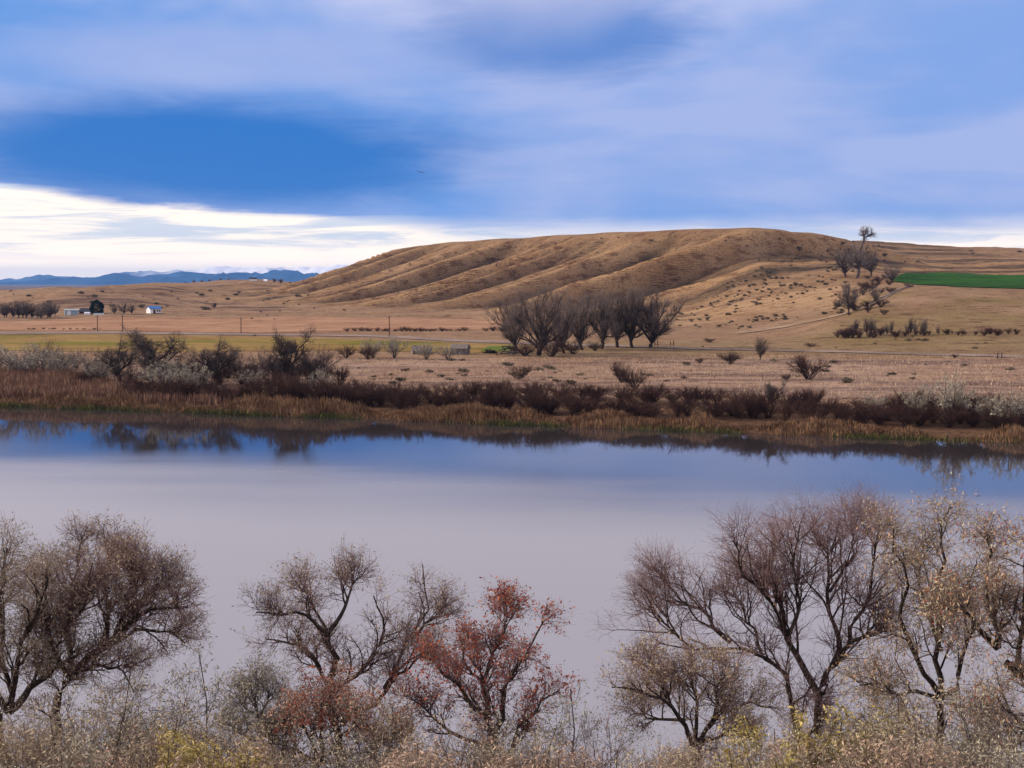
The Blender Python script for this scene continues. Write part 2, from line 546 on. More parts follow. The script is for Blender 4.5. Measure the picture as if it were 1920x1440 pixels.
# ------------------------------------------------------------------ ground sheet, hill
def land_colours(x, y, z):
    px = x / np.maximum(y, 1) * F + 960
    c = np.empty(x.shape + (3,))
    c[:] = (0.345, 0.235, 0.150)
    def put(m, col):
        m = np.clip(m, 0, 1)[..., None]
        c[:] = c * (1 - m) + np.array(col) * m
    n = fbm(x / 18.0, y / 18.0, 4)
    n2 = fbm(x / 6.0 + 9, y / 6.0, 3)
    s = y - shore_y(x)
    # pale meadow behind the bank
    put(sstep(s, 14, 24) * (1 - sstep(y, 228, 246)), (0.40, 0.285, 0.215))
    put(sstep(s, 14, 24) * (1 - sstep(y, 236, 246)) * sstep(fbm(x / 30.0, y / 4.0, 4), 0.0, 0.3) * 0.85, (0.21, 0.145, 0.13))
    put((1 - sstep(s, 8, 20)) * sstep(y, 70, 90), (0.14, 0.085, 0.055))
    # olive-tan pasture right of the cottonwoods
    put(sstep(y, 244, 252) * (1 - sstep(y, 300, 320)) * sstep(px, 880, 960), (0.30, 0.215, 0.125))
    put(sstep(y, 250, 300) * (1 - sstep(y, 420, 440)) * sstep(px, 1450, 1620) * (0.45 + 0.9 * n), (0.245, 0.185, 0.075))
    # brown weeds beyond the green field
    put(sstep(y, 600, 660) * sstep(px, 1560, 1680) * (1 - sstep(y, 800, 850)), (0.24, 0.125, 0.082))
    put(sstep(y, 560, 575) * sstep(px, 1660, 1700) * (1 - sstep(y, 630, 650)), (0.20, 0.135, 0.105))
    # bright grass on the slope right of the mesa, sage between
    sl = sstep(px, 1180, 1280) * (1 - sstep(px, 1560, 1640)) * sstep(y, 400, 450) * (1 - sstep(y, 640, 700))
    put(sl, (0.44, 0.30, 0.175))
    put(sl * sstep(n, 0.12, 0.45), (0.21, 0.145, 0.095))
    # low hills on the left, dark patches standing in for their shading
    lf = (1 - sstep(px, 560, 700)) * sstep(y, 560, 600)
    put(lf, (0.36, 0.245, 0.155))
    put(lf * sstep(fbm(x / 50.0, y / 14.0, 4), 0.05, 0.3) * 0.85, (0.15, 0.095, 0.075))
    # the mesa: dry grass, brush and painted shade in draws, painted light on crests
    m, d = mesa(x, y)
    n = n + 0.4 * fbm(x / 5.0 + 3, y / 5.0, 3)
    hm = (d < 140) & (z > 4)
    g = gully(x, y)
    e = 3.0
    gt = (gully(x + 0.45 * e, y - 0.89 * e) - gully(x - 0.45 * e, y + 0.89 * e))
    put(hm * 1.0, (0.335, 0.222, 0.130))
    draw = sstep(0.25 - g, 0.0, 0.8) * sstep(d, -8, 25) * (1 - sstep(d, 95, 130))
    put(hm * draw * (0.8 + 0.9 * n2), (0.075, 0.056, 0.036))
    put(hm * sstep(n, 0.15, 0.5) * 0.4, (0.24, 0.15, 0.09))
    put(hm * sstep(g, 0.35, 0.8) * sstep(d, -5, 20) * 0.8, (0.47, 0.31, 0.165))  # golden highlight along the crests, put into the colour
    # far plain, grey-violet
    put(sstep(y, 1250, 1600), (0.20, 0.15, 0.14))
    # near bank
    put((y < 70) * 1.0, (0.20, 0.145, 0.10))
    return c


rows = np.concatenate([np.arange(-40, 44, 2.0), np.array([46, 60, 80]), np.arange(88, 200, 1.6), np.arange(200, 560, 2.2), np.arange(560, 930, 1.7),
                       np.geomspace(930, 1500, 70), np.geomspace(1550, 24000, 40)])
NC = 318
tt = np.linspace(-1, 1, NC)
hw = 0.46 * rows + 60
hw = np.where(rows < 100, 110, hw)
hw = np.maximum.accumulate(hw)
GX = tt[None, :] * hw[:, None] + 0.0
GY = np.repeat(rows[:, None], NC, 1)
GZ = land(GX, GY)
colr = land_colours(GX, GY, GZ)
V = np.stack([GX, GY, GZ], -1).reshape(-1, 3)
idx = np.arange(len(rows) * NC).reshape(len(rows), NC)
quads = np.stack([idx[:-1, :-1], idx[:-1, 1:], idx[1:, 1:], idx[1:, :-1]], -1)
_, dm = mesa(GX, GY)
hillmask = ((dm < 118) & (GZ > 4.2))
hq = hillmask[:-1, :-1]


def sub_mesh(name, qs, mat, **props):
    used = np.unique(qs)
    remap = np.zeros(len(V), int)
    remap[used] = np.arange(len(used))
    me = smooth(mesh_from(name, V[used], remap[qs], 4))
    ca = me.color_attributes.new('land', 'FLOAT_COLOR', 'POINT')
    cc = np.ones((len(used), 4), np.float32)
    cc[:, :3] = colr.reshape(-1, 3)[used]
    ca.data.foreach_set('color', cc.ravel())
    return link(name, me, mat, **props)


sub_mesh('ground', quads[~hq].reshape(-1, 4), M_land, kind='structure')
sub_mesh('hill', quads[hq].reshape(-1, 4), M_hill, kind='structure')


def sheet(name, front, back, colour, mat, n=160, m=14, lift=0.07, **props):
    """a field or road draped on the land between two lines of photo pixels that lie on the ground"""
    def line(pts):
        W = np.array([G(*p) for p in pts])
        s = np.concatenate([[0], np.cumsum(np.hypot(np.diff(W[:, 0]), np.diff(W[:, 1])))])
        u = np.linspace(0, s[-1], n)
        return np.stack([np.interp(u, s, W[:, i]) for i in range(2)], -1)
    A, B = line(front), line(back)
    f = np.linspace(0, 1, m)[:, None, None]
    P = A[None] * (1 - f) + B[None] * f
    wob = 0.6 * fbm(P[..., 0] / 5.0, P[..., 1] / 5.0, 2)
    P[0, :, 1] += wob[0]
    P[-1, :, 1] += wob[-1]
    Z = land(P[..., 0], P[..., 1]) + lift
    VV = np.concatenate([P, Z[..., None]], -1).reshape(-1, 3)
    ii = np.arange(n * m).reshape(m, n)
    q = np.stack([ii[:-1, :-1], ii[:-1, 1:], ii[1:, 1:], ii[1:, :-1]], -1).reshape(-1, 4)
    me = smooth(mesh_from(name, VV, q, 4))
    ca = me.color_attributes.new('land', 'FLOAT_COLOR', 'POINT')
    nn = fbm(P[..., 0] / 14.0, P[..., 1] / 5.0, 4)
    c0, c1 = np.array(colour[0]), np.array(colour[1])
    if name == 'pasture' and n > 100:
        nn = fbm(P[..., 0] / 24.0, P[..., 1] / 7.0, 4) + 0.12
    t = sstep(nn, -0.25, 0.25)[..., None]
    cc = np.ones((m, n, 4), np.float32)
    cc[..., :3] = c0 * (1 - t) + c1 * t
    ca.data.foreach_set('color', cc.ravel())
    return link(name, me, mat, **props)


sheet('field', [(-150, 617), (200, 619.5), (480, 624), (700, 621), (945, 618)], [(-150, 598), (200, 596), (400, 595), (700, 596), (945, 600)],
      [(0.40, 0.235, 0.145), (0.46, 0.285, 0.18)], M_field, kind='structure')
sheet('pasture', [(-150, 656), (300, 661), (620, 657), (870, 663), (955, 660)], [(-150, 627), (200, 628), (480, 631), (800, 641), (955, 646)],
      [(0.20, 0.19, 0.025), (0.34, 0.235, 0.085)], M_field, m=24, kind='structure')
sheet('pasture', [(900, 660), (960, 659)], [(915, 650), (965, 648)], [(0.13, 0.20, 0.02), (0.16, 0.22, 0.03)], M_field, n=30, lift=0.12, kind='structure')
sheet('crop_field', [(1668, 526), (1720, 535), (1800, 539), (1920, 542), (2050, 545)], [(1690, 514.5), (1740, 513), (1800, 513.5), (1920, 517), (2050, 520)],
      [(0.016, 0.085, 0.003), (0.030, 0.125, 0.005)], M_field, m=30, lift=0.25, kind='structure')
sheet('road', [(-150, 625), (200, 626), (480, 629.5), (700, 632), (860, 641), (955, 645), (1100, 650), (1250, 654), (1400, 658), (1600, 662.5), (1800, 668), (1920, 672.5), (2050, 677)],
      [(-150, 621.5), (200, 622.5), (480, 626), (700, 629), (860, 636.5), (955, 640.5), (1100, 646), (1250, 650.5), (1400, 655), (1600, 659), (1800, 664), (1920, 668), (2050, 672)],
      [(0.25, 0.20, 0.18), (0.36, 0.30, 0.27)], M_field, n=260, m=6, lift=0.10, kind='structure')
sheet('track', [(1380, 627), (1480, 613), (1560, 596), (1625, 577), (1690, 546)], [(1380, 625), (1480, 610), (1560, 593), (1622, 574), (1684, 544)],
      [(0.34, 0.25, 0.18), (0.42, 0.32, 0.23)], M_field, n=120, m=4, lift=0.15, kind='structure')

# ------------------------------------------------------------------ water
def build_water():
    m = bpy.data.materials.new('river_water')
    m.use_nodes = True
    T = NT(m.node_tree)
    out = T.n('ShaderNodeOutputMaterial')
    dif = T.n('ShaderNodeBsdfDiffuse')
    dif.inputs[0].default_value = (0.03, 0.026, 0.026, 1)
    gl = T.n('ShaderNodeBsdfGlossy')
    gl.inputs['Color'].default_value = (0.97, 0.97, 1.0, 1)
    gl.inputs['Roughness'].default_value = 0.03
    fr = T.n('ShaderNodeFresnel')
    fr.inputs['IOR'].default_value = 4.6
    mx = T.n('ShaderNodeMixShader')
    T.link(fr.outputs[0], mx.inputs[0])
    T.link(dif.outputs[0], mx.inputs[1])
    T.link(gl.outputs[0], mx.inputs[2])
    T.link(mx.outputs[0], out.inputs[0])
    tc = T.n('ShaderNodeTexCoord')
    v = tc.outputs['Object']
    a = T.noise(T.scale(v, (0.35, 1.0, 1)), 1.6, 4, 0.6, 0.3)
    c = T.noise(T.scale(v, (0.10, 0.35, 1)), 0.5, 3, 0.5, 0.5)
    # sheltered under the far bank, finely wind-ruffled in mid river
    sp = T.n('ShaderNodeSeparateXYZ')
    T.link(v, sp.inputs[0])
    th = T.math('TANH', T.math('DIVIDE', sp.outputs[0], 128.0))
    off = T.math('SUBTRACT', T.math('SUBTRACT', 149.0, T.math('MULTIPLY', th, 48.0)), sp.outputs[1])
    off = T.math('ADD', off, T.math('MULTIPLY', T.noise(T.scale(v, (0.02, 0.06, 1)), 1.0, 3, 0.5), 24.0))
    T.link(T.smooth(off, 36, 84, 0.025, 0.5), gl.inputs['Roughness'])
    calm = T.smooth(T.noise(T.scale(v, (0.012, 0.05, 1)), 1.0, 3, 0.5), 0.35, 0.7)
    h = T.math('ADD', T.math('MULTIPLY', a, T.math('ADD', 0.25, T.math('MULTIPLY', calm, 0.8))), T.math('MULTIPLY', c, 1.2))
    bp = T.n('ShaderNodeBump')
    bp.inputs['Strength'].default_value = 0.16
    bp.inputs['Distance'].default_value = 0.013
    T.link(h, bp.inputs['Height'])
    T.link(bp.outputs[0], gl.inputs['Normal'])
    V = np.array([(-700, 30, 0), (700, 30, 0), (700, 330, 0), (-700, 330, 0)], float)
    # only where the bed is under water
    xs = np.linspace(-108, 108, 160)
    far = shore_y(xs) + 3.0
    P = np.concatenate([np.stack([xs, np.full(160, 36.0), np.zeros(160)], -1), np.stack([xs, far, np.zeros(160)], -1)])
    q = np.array([(i, i + 1, 160 + i + 1, 160 + i) for i in range(159)])
    link('river_water', mesh_from('river_water', P, q, 4), m, kind='structure')


build_water()

# ------------------------------------------------------------------ mountains
def ridge(name, tops, D, depth, colour, snow, seed):
    n, mrow = 320, 40
    px = np.linspace(-420, 1150, n)
    py = np.interp(px, [p[0] for p in tops], [p[1] for p in tops])
    py = py - 3.2 * np.abs(fbm(px / 26.0 + seed * 7, px * 0 + seed, 5)) * 2 + 1.2
    x = (px - 960) / F * D
    top = CAMZ + (530 - py) / F * D
    v = np.linspace(-1, 1, mrow)
    X = np.repeat(x[None], mrow, 0)
    Y = D + v[:, None] * depth + 0 * X
    prof = 1 - np.abs(v[:, None]) ** 1.15
    sc = D / 12000
    nz = fbm(X / (520 * sc) + seed, Y / (700 * sc), 5)
    fold = np.abs(fbm(X / (300 * sc) + seed * 2, Y / (900 * sc), 4))
    Z = top[None] * prof + prof * (1 - prof) * (nz * 330 - fold * 460) * sc * 1.5 + (fbm(X / (70 * sc), Y / (70 * sc), 3) * 6 * sc) * prof - 6
    VV = np.stack([X, Y, Z], -1).reshape(-1, 3)
    ii = np.arange(n * mrow).reshape(mrow, n)
    q = np.stack([ii[:-1, :-1], ii[:-1, 1:], ii[1:, 1:], ii[1:, :-1]], -1).reshape(-1, 4)
    me = smooth(mesh_from(name, VV, q, 4))
    m = bpy.data.materials.new(name)
    m.use_nodes = True
    T = NT(m.node_tree)
    out = T.n('ShaderNodeOutputMaterial')
    b = T.n('ShaderNodeBsdfPrincipled')
    T.link(b.outputs[0], out.inputs[0])
    b.inputs['Roughness'].default_value = 0.95
    b.inputs['Specular IOR Level'].default_value = 0.0
    g = T.n('ShaderNodeNewGeometry')
    nn = T.noise(g.outputs['Position'], 0.0035, 6, 0.62)
    col = T.mix(T.smooth(nn, 0.35, 0.7), colour[0], colour[1])
    if snow:
        sp = T.n('ShaderNodeSeparateXYZ')
        T.link(g.outputs['Position'], sp.inputs[0])
        zz = T.math('ADD', sp.outputs[2], T.math('MULTIPLY', T.math('SUBTRACT', nn, 0.5), snow[1]))
        left = T.smooth(sp.outputs[0], snow[2], snow[3])
        col = T.mix(T.math('MULTIPLY', T.smooth(zz, snow[0], snow[0] + 40), left), col, (0.85, 0.82, 0.84))
    T._in(b.inputs['Base Color'], col)
    link(name, me, m, kind='structure')


ridge('mountain_range', [(-420, 523), (0, 527.5), (60, 525), (80, 523), (120, 520), (146, 516), (160, 519), (190, 516), (215, 511), (232, 511), (262, 517), (290, 512), (320, 511),
                   (350, 509), (400, 512), (440, 511), (480, 513), (520, 512), (560, 511), (600, 514), (650, 519), (720, 521), (900, 522), (1150, 524)],
      12000, 1500, [(0.012, 0.040, 0.12), (0.035, 0.07, 0.16)], None, 1.0)  # blue of the distant air mixed into the base colours
ridge('snowy_mountain_range', [(-420, 530), (200, 524), (280, 514), (310, 509), (336, 504.5), (352, 506), (372, 505), (400, 498.5), (425, 498), (440, 500.5), (470, 500), (500, 499.5), (540, 501), (566, 498), (585, 500), (604, 502),
                         (622, 498), (640, 495), (660, 496), (676, 497), (690, 493.5), (697, 494.5), (712, 499), (800, 503), (1150, 512)],
      16000, 1800, [(0.04, 0.08, 0.19), (0.10, 0.13, 0.22)], (35, 150, -4300, -3300), 5.0)  # rock colours carry painted haze blue as well

# ------------------------------------------------------------------ branching plants
def unit(v):
    return v / np.maximum(np.linalg.norm(v, axis=-1, keepdims=True), 1e-9)


def resample(pts, K):
    pts = np.asarray(pts, float)
    s = np.concatenate([[0], np.cumsum(np.linalg.norm(np.diff(pts, axis=0), axis=1))])
    u = np.linspace(0, s[-1], K)
    return np.stack([np.interp(u, s, pts[:, i]) for i in range(3)], -1)


def bend(pts, K, rg, wig):
    P = resample(pts, K)
    L = np.linalg.norm(P[-1] - P[0])
    n = rg.normal(0, 1, (K, 3))
    n = (n + np.roll(n, 1, 0)) / 2
    n[0] = 0
    return P + n * L * wig


def tubes(P, Rd, sides):
    """P (N,K,3), Rd (N,K) -> verts, quads"""
    N, K, _ = P.shape
    tan = unit(np.gradient(P, axis=1))
    ref = np.where(np.abs(tan[..., 2:3]) > 0.9, np.array([1.0, 0, 0]), np.array([0, 0, 1.0]))
    a = unit(np.cross(tan, ref))
    b = np.cross(tan, a)
    th = np.arange(sides) / sides * 2 * np.pi
    ring = P[:, :, None] + Rd[:, :, None, None] * (a[:, :, None] * np.cos(th)[None, None, :, None] + b[:, :, None] * np.sin(th)[None, None, :, None])
    V = ring.reshape(-1, 3)
    i = np.arange(N * K * sides).reshape(N, K, sides)
    j = np.roll(i, -1, 2)
    q = np.stack([i[:, :-1], j[:, :-1], j[:, 1:], i[:, 1:]], -1).reshape(-1, 4)
    return V, q


def children(P, Rd, n, length, ang, K, rg, up=0.15, wig=0.25, rmax=0.02, tmin=0.2, tip=0.35, rk=0.7, lt=0.55, droop=0.0, out=0.0, centre=None):
    """n side branches on each parent polyline"""
    N, KP, _ = P.shape
    if hasattr(n, '__len__'):
        pid = np.repeat(np.arange(N), n)
    else:
        pid = np.repeat(np.arange(N), n)
    C = len(pid)
    t = tmin + (1 - tmin) * rg.random(C) ** 0.85
    f = t * (KP - 1)
    i0 = np.minimum(f.astype(int), KP - 2)
    w = (f - i0)[:, None]
    p0 = P[pid, i0] * (1 - w) + P[pid, i0 + 1] * w
    tn = unit(P[pid, i0 + 1] - P[pid, i0])
    r0 = Rd[pid, i0] * (1 - w[:, 0]) + Rd[pid, i0 + 1] * w[:, 0]
    perp = unit(np.cross(tn, rg.normal(0, 1, (C, 3))))
    a = np.radians(rg.normal(ang, ang * 0.28, C))[:, None]
    d = unit(np.cos(a) * tn + np.sin(a) * perp)
    d = unit(d + np.array([0, 0, up]))
    if out and centre is not None:
        o = p0 - centre
        d = unit(d + out * unit(o))
    L = length * (1.0 - lt * t) * rg.uniform(0.55, 1.3, C)
    Q = np.empty((C, K, 3))
    Q[:, 0] = p0
    step = (L / (K - 1))[:, None]
    for k in range(1, K):
        d = unit(d + rg.normal(0, wig, (C, 3)) + np.array([0, 0, up * 0.5 - droop * k / K]))
        Q[:, k] = Q[:, k - 1] + d * step
    rb = np.minimum(r0 * rk, rmax * rg.uniform(0.7, 1.15, C))
    RR = rb[:, None] * np.linspace(1, tip, K)[None]
    return Q, RR


def leaves(P, n, size, rg, asp=0.15, tmin=0.15, droop=0.5, spread=0.03):
    N, K, _ = P.shape
    pid = rg.integers(0, N, n)
    f = (tmin + (1 - tmin) * rg.random(n)) * (K - 1)
    i0 = np.minimum(f.astype(int), K - 2)
    w = (f - i0)[:, None]
    p = P[pid, i0] * (1 - w) + P[pid, i0 + 1] * w + rg.normal(0, spread, (n, 3))
    d = unit(rg.normal(0, 1, (n, 3)) + np.array([0, 0, -droop]))
    s = unit(np.cross(d, rg.normal(0, 1, (n, 3))))
    L = size * rg.uniform(0.6, 1.3, (n, 1))
    Wd = L * asp
    V = np.stack([p, p + d * L * 0.5 + s * Wd, p + d * L, p + d * L * 0.5 - s * Wd], 1).reshape(-1, 3)
    q = np.arange(4 * n).reshape(n, 4)
    return V, q


def join(parts):
    Vs, Qs, o = [], [], 0
    for v, q in parts:
        Vs.append(v)
        Qs.append(q + o)
        o += len(v)
    return np.concatenate(Vs), np.concatenate(Qs)


def limb_set(limbs, K=9, wig=0.03, rg=None):
    """limbs: list of (points, r0, r1)"""
    P = np.stack([bend(l[0], K, rg, wig) for l in limbs])
    Rd = np.stack([np.linspace(l[1], l[2], K) for l in limbs])
    return P, Rd


def branch_plant(name, base, limbs, levels, mats, leaf, label, cat, group=None, seed=1, wig=0.03, trunk_sides=7, K0=10):
    """limbs in world coordinates; levels: child specs; the first `solid` of them belong to the trunk mesh"""
    rg = np.random.default_rng(seed)
    base = np.asarray(base, float)
    P, Rd = limb_set([(np.asarray(l[0]) - base, l[1], l[2]) for l in limbs], K0, wig, rg)
    root = empty(name, base, label, cat, group)
    tr = [tubes(P, Rd, trunk_sides)]
    cur = (P, Rd)
    ctr = P[:, -1].mean(0) * 0.5
    crown = []
    tw = []
    for i, lv in enumerate(levels):
        lv = dict(lv)
        sides = lv.pop('sides', 3)
        solid = lv.pop('solid', False)
        also = lv.pop('also', None)
        nxt = children(cur[0], cur[1], rg=rg, centre=ctr, **lv)
        (tr if solid else crown).append(tubes(nxt[0], nxt[1], sides))
        tw.append(nxt[0])
        cur = nxt
    link('trunk', smooth(mesh_from(name + '_trunk', *join(tr), 4)), mats[0], root)
    if crown:
        c = link('crown', mesh_from(name + '_crown', *join(crown), 4), mats[1], root)
    if leaf:
        for lf in (leaf if isinstance(leaf, list) else [leaf]):
            lf = dict(lf)
            mt = lf.pop('mat')
            reg = lf.pop('where', None)
            src = tw[-1]
            if reg is not None:
                k = reg(src[:, -1] + base)
                if k.sum() < 5:
                    continue
                src = src[k]
            link('foliage', mesh_from(name + '_leaves', *leaves(src, rg=rg, **lf), 4), mt, c)
    return root


def px_limb(pts, D, r0, r1, dd=0.0):
    """limb through photo pixels at distance D, drifting dd metres in depth along its length"""
    n = len(pts)
    return ([at(p[0], p[1], D + (p[2] if len(p) > 2 else dd * i / max(n - 1, 1))) for i, p in enumerate(pts)], r0, r1)


exec_fore = []


def fore_tree(name, D, trunk, limbs, levels, mats, leaf, label, cat='tree', seed=1, r=0.12, group=None):
    """trunk: pixel polyline from the bottom up (continued down to the ground); limbs: (pixels, r0, r1, depth drift)"""
    p0 = at(trunk[0][0], trunk[0][1], D)
    zb = zland(p0[0], D)
    base = np.array([p0[0] + (0.1 if seed % 2 else -0.15), D, zb - 0.15])
    tp = [base] + [at(p[0], p[1], D) for p in trunk]
    L = [(tp, r, r * 0.55)]
    for l in limbs:
        L.append(px_limb(l[0], D, l[1], l[2], l[3]))
    return branch_plant(name, base, L, levels, mats, leaf, label, cat, group, seed)


def lv_std(n1=9, n2=8, n3=6, l1=1.7, l2=0.95, l3=0.5, up=0.18, droop=0.0, r3=0.0052):
    n1, n2, l1, l2, l3 = n1 + 3, n2, l1 * 0.98, l2 * 1.1, l3 * 1.2
    return [dict(n=n1, length=l1, ang=48, K=7, sides=5, up=up, wig=0.20, rmax=0.03, tmin=0.12, solid=True, out=0.2, lt=0.72),
            dict(n=n2, length=l2, ang=50, K=4, sides=3, up=up * 0.7, wig=0.30, rmax=0.014, tmin=0.12, droop=droop),
            dict(n=n3, length=l3 * 1.05, ang=54, K=3, sides=3, up=up * 0.45, wig=0.34, rmax=r3, tmin=0.15, tip=0.6, droop=droop)]


PT = (M_bark, M_twig_purple)
TT = (M_bark, M_twig_tan)
# 1 tree cut by the left edge
fore_tree('olive_tree', 29.0, [(8, 1430), (12, 1380), (16, 1335)],
          [([(16, 1335), (60, 1285), (105, 1255), (150, 1225)], 0.09, 0.03, 1.0), ([(16, 1335), (30, 1250), (50, 1180), (75, 1110), (90, 1070)], 0.07, 0.02, -0.8),
           ([(16, 1335), (5, 1240), (10, 1150), (5, 1080), (8, 1030)], 0.07, 0.02, 0.6), ([(16, 1335), (-40, 1260), (-90, 1170), (-120, 1090)], 0.08, 0.02, -0.5),
           ([(5, 1240), (-40, 1150), (-50, 1060)], 0.05, 0.015, 1.0), ([(30, 1250), (70, 1200), (110, 1150)], 0.04, 0.015, 1.2)],
          lv_std(9, 8, 7, 1.3, 0.85, 0.45), TT, dict(mat=M_leaf_grey, n=9000, size=0.07), 'grey-leaved wild olive tree cut off by the left edge of the picture', seed=11, r=0.15)
# 2 the big round tree at left
fore_tree('olive_tree', 30.0, [(92, 1440), (98, 1390), (110, 1320), (130, 1268)],
          [([(130, 1268), (190, 1212), (238, 1152), (290, 1137), (340, 1155)], 0.10, 0.025, -0.8), ([(190, 1212), (255, 1182), (310, 1185), (345, 1200)], 0.055, 0.015, 0.9),
           ([(130, 1268), (125, 1200), (132, 1120), (140, 1065), (150, 1020)], 0.075, 0.018, 0.9), ([(130, 1268), (95, 1215), (82, 1145), (92, 1080)], 0.06, 0.015, -1.0),
           ([(190, 1212), (205, 1130), (195, 1065), (205, 1015)], 0.06, 0.015, 1.2), ([(238, 1152), (255, 1095), (245, 1050)], 0.045, 0.012, -0.5),
           ([(130, 1268), (190, 1250), (232, 1265), (250, 1290)], 0.05, 0.012, -1.4), ([(238, 1152), (285, 1105), (310, 1080)], 0.04, 0.012, 0.6), ([(125, 1200), (160, 1130), (170, 1060)], 0.045, 0.012, -1.6)],
          lv_std(11, 10, 7, 1.15, 0.75, 0.42), PT, dict(mat=M_leaf_tan, n=17000, size=0.07), 'round-crowned tree with dark leaning trunk and tan leaves at lower left', seed=12, r=0.15)
# 3 slim pale tree right of it
fore_tree('sapling', 27.0, [(505, 1460), (500, 1400), (485, 1350)],
          [([(485, 1350), (478, 1310), (484, 1275)], 0.03, 0.01, 0.3), ([(500, 1400), (450, 1370), (410, 1350)], 0.03, 0.01, -0.4), ([(485, 1350), (505, 1310), (500, 1285)], 0.025, 0.01, 0.4), ([(500, 1400), (530, 1360), (535, 1330)], 0.025, 0.01, 0.2),
           ([(485, 1350), (455, 1320), (440, 1300)], 0.02, 0.008, 0.2)],
          lv_std(7, 7, 5, 0.75, 0.5, 0.32), (M_bark2, M_twig_grey), dict(mat=M_leaf_grey, n=5500, size=0.065), 'slim pale sapling with sparse grey leaves below open water at left', seed=13, r=0.05)
# 4 centre tree
fore_tree('olive_tree', 31.0, [(640, 1440), (625, 1360), (632, 1300), (628, 1240), (614, 1195)],
          [([(614, 1195), (605, 1180), (560, 1150), (520, 1155), (485, 1150)], 0.055, 0.014, -0.8), ([(614, 1195), (640, 1150), (655, 1110), (660, 1060)], 0.06, 0.014, 0.7),
           ([(632, 1300), (590, 1240), (560, 1210), (500, 1200)], 0.06, 0.014, 0.9), ([(614, 1195), (580, 1120), (565, 1090)], 0.04, 0.012, 0.8),
           ([(632, 1300), (690, 1240), (720, 1180), (700, 1110)], 0.06, 0.014, -0.7), ([(640, 1360), (720, 1290), (770, 1200), (790, 1120), (805, 1065)], 0.065, 0.012, 1.2),
           ([(770, 1200), (810, 1160), (838, 1135)], 0.04, 0.012, 0.4), ([(720, 1290), (770, 1250), (820, 1205)], 0.04, 0.012, -0.6)],
          lv_std(8, 8, 6, 1.05, 0.68, 0.4), PT, [dict(mat=M_leaf_tan, n=4200, size=0.07), dict(mat=M_leaf_grey, n=2600, size=0.07)],
          'tall open tree with twisted dark limbs and sparse tan leaves, left of the red-leaved tree', seed=14, r=0.12)
# 5 red-leaved tree
fore_tree('red_leaved_tree', 28.0, [(925, 1450), (922, 1400), (915, 1350)],
          [([(915, 1350), (905, 1290), (915, 1235), (945, 1190)], 0.07, 0.015, 0.6), ([(922, 1400), (940, 1310), (960, 1250), (995, 1195), (1015, 1170)], 0.07, 0.014, -0.5),
           ([(915, 1350), (860, 1300), (830, 1260), (790, 1230)], 0.06, 0.014, -0.8), ([(922, 1400), (850, 1380), (800, 1330), (765, 1300)], 0.05, 0.012, 0.8),
           ([(945, 1190), (950, 1160), (945, 1135)], 0.025, 0.01, 0.2), ([(925, 1440), (985, 1360), (1015, 1310), (1045, 1290)], 0.05, 0.012, 0.9), ([(905, 1290), (870, 1230), (860, 1195)], 0.035, 0.01, 0.9)],
          lv_std(9, 8, 6, 0.8, 0.58, 0.36), (M_bark, M_twig_purple), [dict(mat=M_leaf_red, n=5600, size=0.08, asp=0.2), dict(mat=M_leaf_orange, n=2600, size=0.06)],
          'small tree with rust-red leaves and dark forked trunk, bottom centre', seed=15, r=0.10)
# 6 red shrub under the centre tree
fore_tree('red_leaved_shrub', 27.0, [(600, 1470), (598, 1430)],
          [([(598, 1430), (570, 1370), (540, 1330)], 0.035, 0.01, -0.5), ([(598, 1430), (600, 1350), (590, 1290)], 0.035, 0.01, 0.5), ([(598, 1430), (650, 1370), (680, 1330)], 0.035, 0.01, -0.3),
           ([(598, 1430), (630, 1340), (640, 1290)], 0.03, 0.01, 0.8), ([(598, 1430), (540, 1400), (520, 1380)], 0.03, 0.01, 0.5), ([(598, 1430), (700, 1410), (740, 1370)], 0.03, 0.01, 0.6)],
          lv_std(8, 8, 5, 0.85, 0.55, 0.32), (M_bark2, M_twig_tan), [dict(mat=M_leaf_red, n=3600, size=0.075, asp=0.2), dict(mat=M_leaf_pink, n=10000, size=0.07)],
          'bushy shrub with red and straw leaves under the tall open tree', 'shrub', seed=16, r=0.06)
# 7 low spreading tree
fore_tree('olive_tree', 29.0, [(1297, 1450), (1300, 1400)],
          [([(1300, 1400), (1285, 1350), (1250, 1310), (1200, 1290), (1150, 1290)], 0.06, 0.014, -0.6), ([(1300, 1400), (1340, 1340), (1400, 1320), (1440, 1330)], 0.06, 0.014, 0.8),
           ([(1300, 1400), (1310, 1330), (1290, 1270), (1300, 1230)], 0.05, 0.012, 0.6), ([(1285, 1350), (1230, 1350), (1180, 1340)], 0.04, 0.012, 0.9), ([(1300, 1400), (1370, 1370), (1420, 1380)], 0.04, 0.012, -0.7),
           ([(1340, 1340), (1350, 1280), (1370, 1245)], 0.04, 0.012, -0.6), ([(1250, 1310), (1225, 1260), (1215, 1235)], 0.035, 0.01, 0.4)],
          lv_std(9, 8, 6, 1.05, 0.65, 0.36), PT, dict(mat=M_leaf_tan, n=11000, size=0.07), 'low spreading tree with drooping twigs in front of the big bare tree', seed=17, r=0.10)
